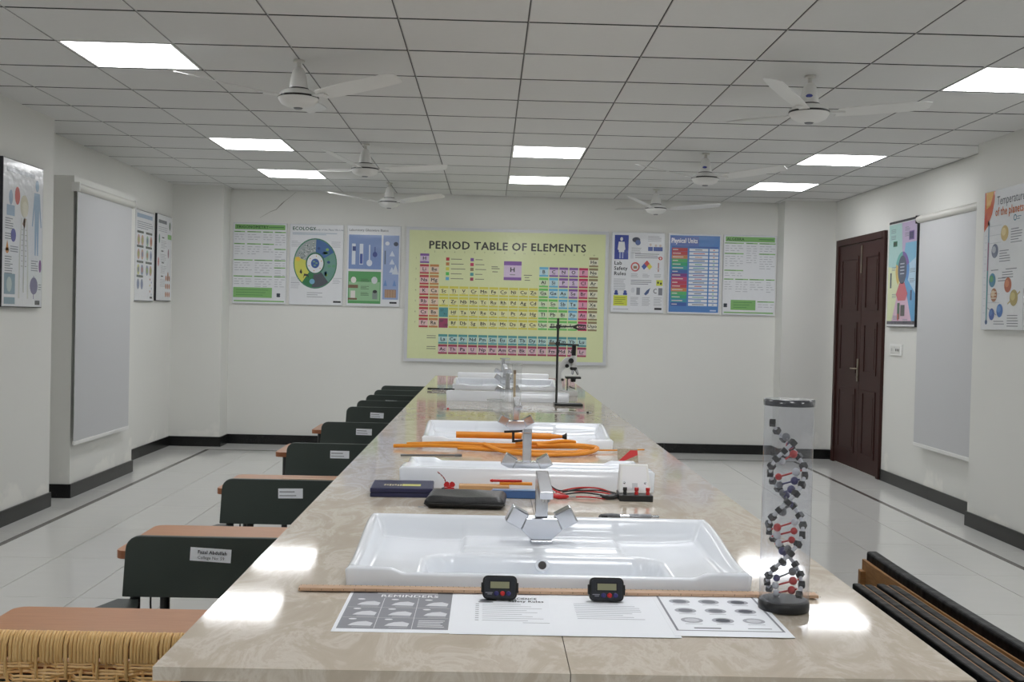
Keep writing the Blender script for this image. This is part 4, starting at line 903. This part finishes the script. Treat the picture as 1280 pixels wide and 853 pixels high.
# orange tubing
e=thing('orange_tubing','pile of flat orange rubber tubing in front of the third basin','tubing',.09,4.18,TZ+.0035)
for i,pts in enumerate(([(-.45,.07,.006),(-.28,.06,.012),(-.1,.04,.012),(.1,.03,.018),(.26,.04,.02),(.33,.05,.008)],[(-.40,.09,.012),(-.22,.08,.02),(-.02,.07,.018),(.14,.05,.026),(.22,.08,.03)],
    [(-.1,.04,.024),(-.02,-.06,.008),(.1,-.11,.006),(.24,-.08,.006),(.31,-.02,.010),(.33,.04,.020),(.24,.035,.028),(.1,-.0,.03)],[(-.2,.05,.006),(-.05,.0,.006),(.08,-.04,.008),(.22,-.05,.010),(.30,-.02,.012)],[(.02,.02,.035),(.12,.01,.036),(.2,.035,.042),(.25,.07,.036)],[(.26,.06,.006),(.38,.08,.005),(.53,.13,.005)])):
    m=MB(); m.tube(smooth_path(pts,6),(.0105 if i<5 else .004),8,flat=.7); m.build('tube_length',ORANGE,e)
e=thing('orange_pump','thick orange pump stick with black rubber foot lying on the tubing','pump',.09,4.255,TZ+.041,1)
m=MB(); m.tube([(-.21,.03,.014),(.16,.03,.014)],.013,10); m.build('barrel',ORANGE,e); m=MB(); m.tube([(.16,.03,.014),(.205,.03,.014)],[.011,.006],10); m.build('neck',ORANGE,e); m=MB(); m.tube([(.205,.03,.014),(.212,.03,.014),(.222,.03,.014)],[.007,.009,.016],12); m.build('rubber_foot',BLACKPL,e)
e=thing('bench_clamp','black metal clamp frame standing on the orange tubing','clamp',.11,4.19,TZ+.040,8)
for (a,b_) in (((-.01,0,0),(-.01,0,.04)),((.03,0,.004),(.03,0,.044)),((-.045,0,.04),(.04,0,.044)),((-.01,0,.004),(.03,0,.008)),((.03,0,.006),(.06,0,.008))):
    m=MB(); m.tube([a,b_],.006,4); m.build('clamp_bar',BLACKPL,e)
e=thing('steel_rod','thin dark steel rod behind the second basin','rod',-.205,4.03,TZ,8); m=MB(); m.tube([(-.11,0,.004),(.09,0,.004)],.0035,6); m.build('rod',GREYPL,e); m=MB(); m.tube([(.09,0,.004),(.115,0,.004)],.0055,6); m.build('rod_tip',GREYPL,e)
e=thing('patterned_card','small card with a red stripe beside the second basin','card',.515,3.975,TZ,0)
m=MB(); m.xf=Matrix.Rotation(R(52),4,'X'); m.box(-.037,0,0,.037,.056,.0012); m.build('card',mat('speckled_card',(190,180,156),rough=.5,dark=(120,100,80),scale=120),e)
m=MB(); m.xf=Matrix.Rotation(R(52),4,'X'); m.add([(-.037,.002,.0016),(-.02,.002,.0016),(.036,.03,.0016),(.036,.05,.0016),(.01,.05,.0016)],[(0,1,2,3,4)]); m.build('red_stripe',RED,e)
m=MB(); m.xf=Matrix.Rotation(R(52),4,'X'); m.box(-.01,.02,-.05,.01,.022,-.001); m.build('prop',PAPER,e)
# thermometers
for (x,y,rz,lab,mt) in ((.44,6.09,1,'glass thermometer lying on the bench to the right of the faucets',BLACKPL),(-.105,6.12,-2,'glass thermometer with red tip lying left of the glass cylinders',RED)):
    e=thing('thermometer',lab,'thermometer',x,y,TZ,rz); e['group']='glass thermometers'
    s_=1 if mt is BLACKPL else -1
    m=MB(); m.tube([(-.14,0,.004),(.14,0,.004)],.0035,8); m.build('stem',mat('thermometer_glass',(212,214,214),rough=.1,coat=.5),e); m=MB(); m.tube([(s_*.11,0,.005),(s_*.122,0,.005)],.0048,8); m.build('bulb',mt,e)
# glassware
def cylinder(x,y,r,h,label,inside=None):
    e=thing('measuring_cylinder',label,'glassware',x,y); e['group']='tall glass cylinders'
    m=MB(); m.lathe([(r*1.7,0),(r*1.7,.006),(r*.9,.012)],n=20); m.build('foot',GLASS,e)
    m=MB(); m.lathe([(r*.9,.012),(r,.018),(r,h-.01),(r*1.18,h)],n=20); m.f=m.f[:20*3]; m.m=m.m[:60]; m.sm=m.sm[:60]; m.build('glass_wall',GLASS,e)
    m=MB(); m.lathe([(r*1.15,h-.003),(r*1.22,h),(r*1.15,h+.002)],n=20); m.f=m.f[:40]; m.m=m.m[:40]; m.sm=m.sm[:40]; m.build('rim',mat('glass_rim',(190,194,194),rough=.1,coat=.5),e)
    tk=MB()
    for k in range(12): tk.box(-r*.5,-r-.0006,.03+k*h*.07,r*.5*(.4 if k%3 else 1),-r,.0312+k*h*.07)
    tag(tk.build('graduation_marks',mat('mark_grey',(150,150,150),rough=.5),e),kind='stuff'); return e
cylinder(.142,5.50,.024,.29,'tall glass measuring cylinder with a brown stick inside')
cylinder(.083,5.62,.022,.31,'tall glass measuring cylinder beside the crumpled plastic')
e=thing('brown_stick','brown thermometer stick standing inside the glass cylinder','stick',.132,5.50,TZ+.0125); m=MB(); m.box(-.006,-.004,0,.006,.004,.235); m.build('stick',mat('tan_scale',(186,166,134),rough=.5),e,.001); m=MB(); m.box(-.007,-.005,.225,.007,.005,.245); m.build('stick_top',mat('tan_dark',(120,96,66),rough=.5),e,.001)
e=thing('glass_beaker','small clear beaker left of the glass cylinders','glassware',.035,5.46); m=MB(); m.lathe([(.034,0),(.036,.004),(.036,.10),(.04,.108)],n=24); m.f=m.f[:72]+[m.f[72]]; m.m=m.m[:73]; m.sm=m.sm[:73]; m.build('glass_wall',GLASS,e); m=MB(); m.lathe([(.039,.107),(.041,.109),(.039,.111)],n=24); m.f=m.f[:48]; m.m=m.m[:48]; m.sm=m.sm[:48]; m.build('rim',MATS['glass_rim'],e)
# retort stand
e=thing('retort_stand','black retort stand with clamp arms in front of the microscope','stand',.485,6.62,TZ,1)
m=MB(); m.box(-.085,-.06,0,.085,.06,.014); m.build('base',BLACKST,e,.003); m=MB(); m.tube([(-.072,.0,.014),(-.072,.0,.525)],.007,10); m.build('rod',BLACKST,e)
for (z,x0,x1) in ((.475,-.125,.04),):
    m=MB(); m.tube([(x0,-.012,z-.004),(x1,-.012,z+.003)],.0045,8); m.build('clamp_arm',BLACKST,e); m=MB(); m.box(-.084,-.02,z-.012,-.060,.008,z+.012); m.build('boss_head',BLACKST,e,.002)
    for s in (-1,1): m=MB(); m.tube([(x1-.02,-.012,z),(x1+.005,-.012,z+s*.012),(x1+.055,-.012,z+s*.011)],[.007,.006,.004],8); m.build('clamp_jaw',BLACKST,e)
m=MB(); m.tube([(-.11,-.012,.372),(.055,-.012,.366)],.0055,8); m.build('clamp_arm',BLACKST,e); m=MB(); m.box(-.084,-.02,.360,-.060,.008,.384); m.build('boss_head',BLACKST,e,.002); m=MB(); m.tube([(-.125,-.012,.372),(-.09,-.012,.372)],.009,8); m.build('clamp_screw',mat('pale_bronze',(130,124,106),rough=.4),e)
# microscope
e=thing('microscope','white compound microscope with black eyepiece at the far end of the bench','microscope',.545,7.50,TZ,0)
MW=mat('microscope_enamel',(222,223,222),rough=.3,var=.02)
m=MB(); m.prism([(-.085,-.07),(.05,-.07),(.065,-.05),(.065,.05),(.05,.07),(-.085,.07)],0,.035); m.build('foot',MW,e,.004)
m=MB(); m.prism_y([(-.085,.035),(-.035,.035),(-.045,.10),(-.045,.16),(-.005,.21),(.02,.225),(.02,.265),(-.02,.262),(-.065,.215),(-.085,.15)],-.02,.02); m.build('arm',MW,e,.003)
m=MB(); m.tube([(.035,0,.195),(.035,0,.275)],.021,14); m.build('body_tube',MW,e); m=MB(); m.tube([(.035,0,.275),(.035,0,.345)],.0145,14); m.tube([(.035,0,.345),(.035,0,.352)],.017,14); m.build('eyepiece',BLACKPL,e)
m=MB(); m.lathe([(.018,.175),(.026,.185),(.022,.196)],(.035,0,0),16); np_=m.build('nosepiece',BLACKPL,e)
for (dx,tl) in ((.0,-.008),(.028,.016)): m=MB(); m.tube([(.035+dx*.6,0,.18),(.035+dx*.6+tl,0,.145)],[.011,.007],10); m.build('objective',CHROME,np_)
m=MB(); m.box(-.02,-.05,.118,.085,.05,.132); m.build('stage',BLACKPL,e,.002); m=MB(); m.lathe([(.016,.095),(.02,.118)],(.035,0,0),14); m.build('condenser',BLACKPL,e)
for (x,z,r_) in ((.015,.24,.018),(-.012,.205,.013),(-.04,.11,.009)): m=MB(); m.tube([(x,-.045,z),(x,-.02,z)],r_,14); m.build('focus_knob',BLACKPL,e)
m=MB(); m.tube([(-.005,0,.035),(-.005,0,.118)],.004,6); m.xf=Matrix.Translation((.03,0,.055))@Matrix.Rotation(R(20),4,'Y'); m.lathe([(.024,-.003),(.024,.003)],n=14); m.build('mirror',BLACKPL,e)
e=thing('clamp_rod','black rod with grey clamp lying at the left of the fifth basin','rod',-.33,7.72,TZ,-3); m=MB(); m.tube([(-.095,0,.012),(.095,0,.012)],[.008,.006],8); m.build('rod',BLACKPL,e); m=MB(); m.box(-.01,-.015,0,.02,.015,.02); m.build('boss',GREYPL,e,.002); m=MB(); m.tube([(-.06,-.04,.006),(.08,-.05,.006)],.005,6); m.build('screw',CHROME,e)

# ------------------------------------------------------------------ desks and chairs along the left side of the bench
def make_desk():
    r=empty('school_desk'); W,D,H=.55,.40,.75
    m=MB(); m.prism(rrect(W,D,.03,4),H-.022,H); t=m.build('desk_top',WOODTOP,r)
    p=rrect(W+.002,D+.002,.031,4); q=rrect(W-.002,D-.002,.029,4); m=MB(); n=len(p)
    m.add([(x,y,z) for z in (H-.023,H-.001) for x,y in p],[(i,(i+1)%n,n+(i+1)%n,n+i) for i in range(n)]); m.build('edge_band',WOODEDGE,t)
    m=MB(); m.box(-W/2+.06,-D/2+.05,H-.12,W/2-.06,D/2-.02,H-.024); m.build('under_shelf',BLACKST,r,.003)
    for sx in (-1,1):
        for sy in (-1,1):
            m=MB(); x,y=sx*(W/2-.045),sy*(D/2-.05); m.tube([(x,y,.012),(x,y,H-.023)],.0145,12); lg=m.build('leg',BLACKST,r); m=MB(); m.lathe([(.018,0),(.018,.012)],(x,y,0),12); m.build('foot',BLACKPL,lg)
    m=MB(); m.tube(smooth_path([(-W/2+.075,-.10,H-.12),(-W/2+.075,-.10,H-.19),(-W/2+.085,-.10,H-.2),(-W/2+.10,-.10,H-.195)],4),.003,6); m.build('bag_hook',BLACKST,r)
    return r
def make_chair():
    r=empty('school_chair')
    m=MB(); ol=[]
    for (x,z) in [(-.262,.632),(.262,.632)]: ol.append((x,z))
    for k in range(6): a=R(90*k/5); ol.append((.255-.04+.04*math.cos(a),.805-.04+.04*math.sin(a)))
    for k in range(6): a=R(90+90*k/5); ol.append((-.255+.04+.04*math.cos(a),.805-.04+.04*math.sin(a)))
    m.prism_y(ol,-.009,.009); m.build('backrest',GREEN,r,.003)
    for s in (-1,1):
        m=MB(); m.tube([(s*.15,.02,.012),(s*.15,.02,.62),(s*.15,.012,.7)],.0135,10); m.build('rear_leg',BLACKST,r)
        m=MB(); m.tube([(-.01+s*.13,.33,.0),(-.01+s*.13,.33,.43)],.0125,10); m.build('front_leg',BLACKST,r)
        m=MB(); m.tube([(s*.15,.02,.43),(-.01+s*.13,.33,.43)],.01,8); m.build('side_rail',BLACKST,r)
    m=MB(); m.prism(rrect(.31,.33,.04,4,-.01,.19),.442,.458); m.build('seat',GREEN,r,.003)
    return r
dk=make_desk(); 
DY=[2.345,3.355,4.52,5.70,6.825]
DLAB=['wooden-topped school desk nearest the viewer, behind the rattan chair','wooden-topped school desk second from the viewer, before the chair with the clearest name sticker','wooden-topped school desk third from the viewer, with a ruler on it','wooden-topped school desk fourth from the viewer','wooden-topped school desk farthest from the viewer']
for i,y in enumerate(DY):
    o=dk if i==0 else copy_tree(dk); o.location=(-.782 if i else -.80,y,0); tag(o,DLAB[i],'desk','school desks beside the bench')
for i in (1,2):      # low steel ledge at the left front leg of the second and third desk
    o=[q for q in bpy.data.objects if q.get('label')==DLAB[i]][0]
    m=MB(); m.prism([(-.36,-.42),(-.15,-.42),(-.218,-.155),(-.278,-.155)],.588,.602); m.build('side_ledge',GREEN,o,.002)
ch=make_chair()
CY=[3.11,4.225,5.46,6.58,7.73,8.34,8.95,9.58,10.2]
ORD=['nearest green','second green','third green','fourth green','fifth green','sixth green','seventh green','eighth green','ninth and farthest green']
for i,y in enumerate(CY):
    o=ch if i==0 else copy_tree(ch); o.location=(-.755 if i<2 else -.735,y,0)
    tag(o,ORD[i]+' school chair from the viewer'+(', name sticker on its back' if i!=5 else ', back mostly hidden, no sticker showing'),'chair','green steel school chairs in a row')
for i,o in enumerate(sorted([q for q in bpy.data.objects if q.get('category')=='chair' and 'school chair' in q.get('label','')],key=lambda q:q.location.y)):
    m=MB(); lx=(-.015,.008,.008,0,-.04,0,-.05,-.025,.015)[i]; hw=.0575 if i==0 else .047
    if i==5: continue
    m.xf=Matrix.Translation((lx,-.0095,.755-.002*i))@Matrix.Rotation(R((3,-1,0,1,2,-1,1,0,0)[i]),4,'Y'); m.box(-hw,-.0006,-.019,hw,0,.019)
    stk=m.build('sticker',PAPER,o)
    if i<5:
        P=Print('paper')
        if i==0: P.text('Fazal Abdullah',-.036,.003,.0095,(60,60,66),3,True,.95); P.text('College No: 59',-.036,-.012,.0085,(80,80,86),3,False,1)
        else: P.rect(-.042,.005,.016,.0085,(140,140,146),2); P.rect(-.042,-.0095,.022,-.0065,(150,150,156),2)
        for bb in (P.a,P.t):
            if bb.f: bb.v=[tuple(m.xf@Vector((x,y-.0008,z))) for x,y,z in bb.v]; bb.build('sticker_print',None,stk)
e=thing('wooden_ruler','short wooden ruler lying on the third desk','ruler',-.70,4.60,.7505,-1); m=MB(); m.box(-.15,-.014,0,.15,.014,.004); m.build('rule_body',RULERW,e)

# ------------------------------------------------------------------ rattan chair before the nearest desk
e=tag(empty('rattan_chair',(-.775,2.06,0)),'woven honey-coloured rattan chair back at the near left corner','chair')
RX0,RX1=-.30,.30; ZT=.833
m=MB(); 
x=RX0
wr=MB(); dk_=MB()
k=0
while x<RX1:
    w=random.uniform(.0052,.0075); t=random.uniform(-.0004,.0004); lo=ZT-.050+random.uniform(-.0008,.0008)
    if k%9==4: lo-=.03; t-=.003
    wr.tube([(x,.014,ZT-.004),(x,.004,ZT-.0005),(x+t*.3,-.006,ZT-.006),(x+t,-.012,ZT-.02),(x+t,-.012,lo),(x+t,-.004,lo-.005)],w*.5,6); x+=w*.97; k+=1
tag(wr.build('wrapped_rail_strands',RATTAN,e),kind='stuff')
m=MB(); m.tube([(RX0,.006,ZT-.028),(RX1,.006,ZT-.028)],.018,10,flat=1.2); m.build('top_rail',PLY,e)
wv=MB(); z=ZT-.056; r=0
while z>.42:
    pts=[]; ph=(r//2)%3
    for q in range(0,61):
        x=RX0+.01+(RX1-RX0-.02)*q/60; pts.append((x,-.004-.004*(1 if ((q//4)+ph)%3 else -1),z+random.uniform(-.0008,.0008)))
    wv.tube(pts,.0028,5); z-=.0062; r+=1
for k in range(26):
    x=RX0+.012+k*.0226; pts=[]
    z=ZT-.05; q=0
    while z>.42: pts.append((x,-.004+.004*(1 if ((q//2)+k)%3 else -1),z)); z-=.0125; q+=1
    wv.tube(pts,.003,5)
tag(wv.build('woven_back',RATTAN,e),kind='stuff')
for s in (-1,1):
    m=MB(); m.tube([(s*.305,.006,0),(s*.305,.006,ZT-.02)],.016,10); m.build('rear_post',RATTAN,e); m=MB(); m.tube([(-.02+s*.165,.38,0),(-.02+s*.165,.38,.42)],.016,10); m.build('front_leg',RATTAN,e); m=MB(); m.tube([(s*.30,.0,.40),(-.02+s*.165,.06,.40),(-.02+s*.165,.38,.40)],.012,8); m.build('side_rail',RATTAN,e)
m=MB(); m.prism(rrect(.34,.38,.03,4,-.02,.21),.412,.436); m.build('seat',RATTAN,e,.006)

# ------------------------------------------------------------------ black padded boards leaning in a row against the bench
BLAB=['black vinyl padded board standing next to the bench edge','second black padded board from the bench edge','third black padded board from the bench edge','fourth black padded board from the bench edge']
for i in range(4):
    x=.768+.0252*i; y0,y1=(1.62,2.235-.012*i)[0]+.004*i,(2.24+.004*(i%2))
    e=tag(empty('padded_board',(x,(y0+y1)/2,0)),BLAB[i],'board','black padded boards'); h=(y1-y0)/2
    m=MB(); zt=.912-.003*(i%2); vs=[];fs=[]
    m.prism([(-.009,-h),(.007,-h),(.0095,-h+.03),(.0095,h-.03),(.007,h),(-.009,h)],.004,zt); m.build('vinyl_pad',VINYL,e,.003,2)
    m=MB(); m.box(.0096,-h+.004,.002,.0125,h-.006,zt-.002); m.build('plywood_back',PLY,e)
    m=MB(); m.tube([(-.0105,-h+.01,zt-.02),(-.0105,h-.01,zt-.02)],.0016,5); m.build('piping',VINYL,e)
e=tag(empty('padded_board',(.8745,2.02,0)),'taller outer padded board showing its curved raw plywood frame','board','black padded boards')
N_=18; hl=.50; m=MB(); out=[];inn=[]
for k in range(N_+1):
    t=-1+2*k/N_; y=t*hl; cxx=.010*(t*t)-.004; out.append((cxx+.030,y)); inn.append((cxx+.004,y))
m.prism(out+inn[::-1],.004,.922); m.build('vinyl_pad',VINYL,e,.006,3)
m=MB(); m.prism([(a-.001,b_) for a,b_ in inn]+[(a-.005-.004*ss(.2,.45,b_),b_) for a,b_ in inn[::-1]],.004,.903); m.build('plywood_skin',PLY,e,.001)
m=MB(); m.prism([(inn[-1][0]-.022,hl-.03),(inn[-1][0]-.010,hl-.03),(inn[-1][0]-.010,hl-.002),(inn[-1][0]-.018,hl-.002)],.004,.88); m.build('end_batten',PLY,e,.001)
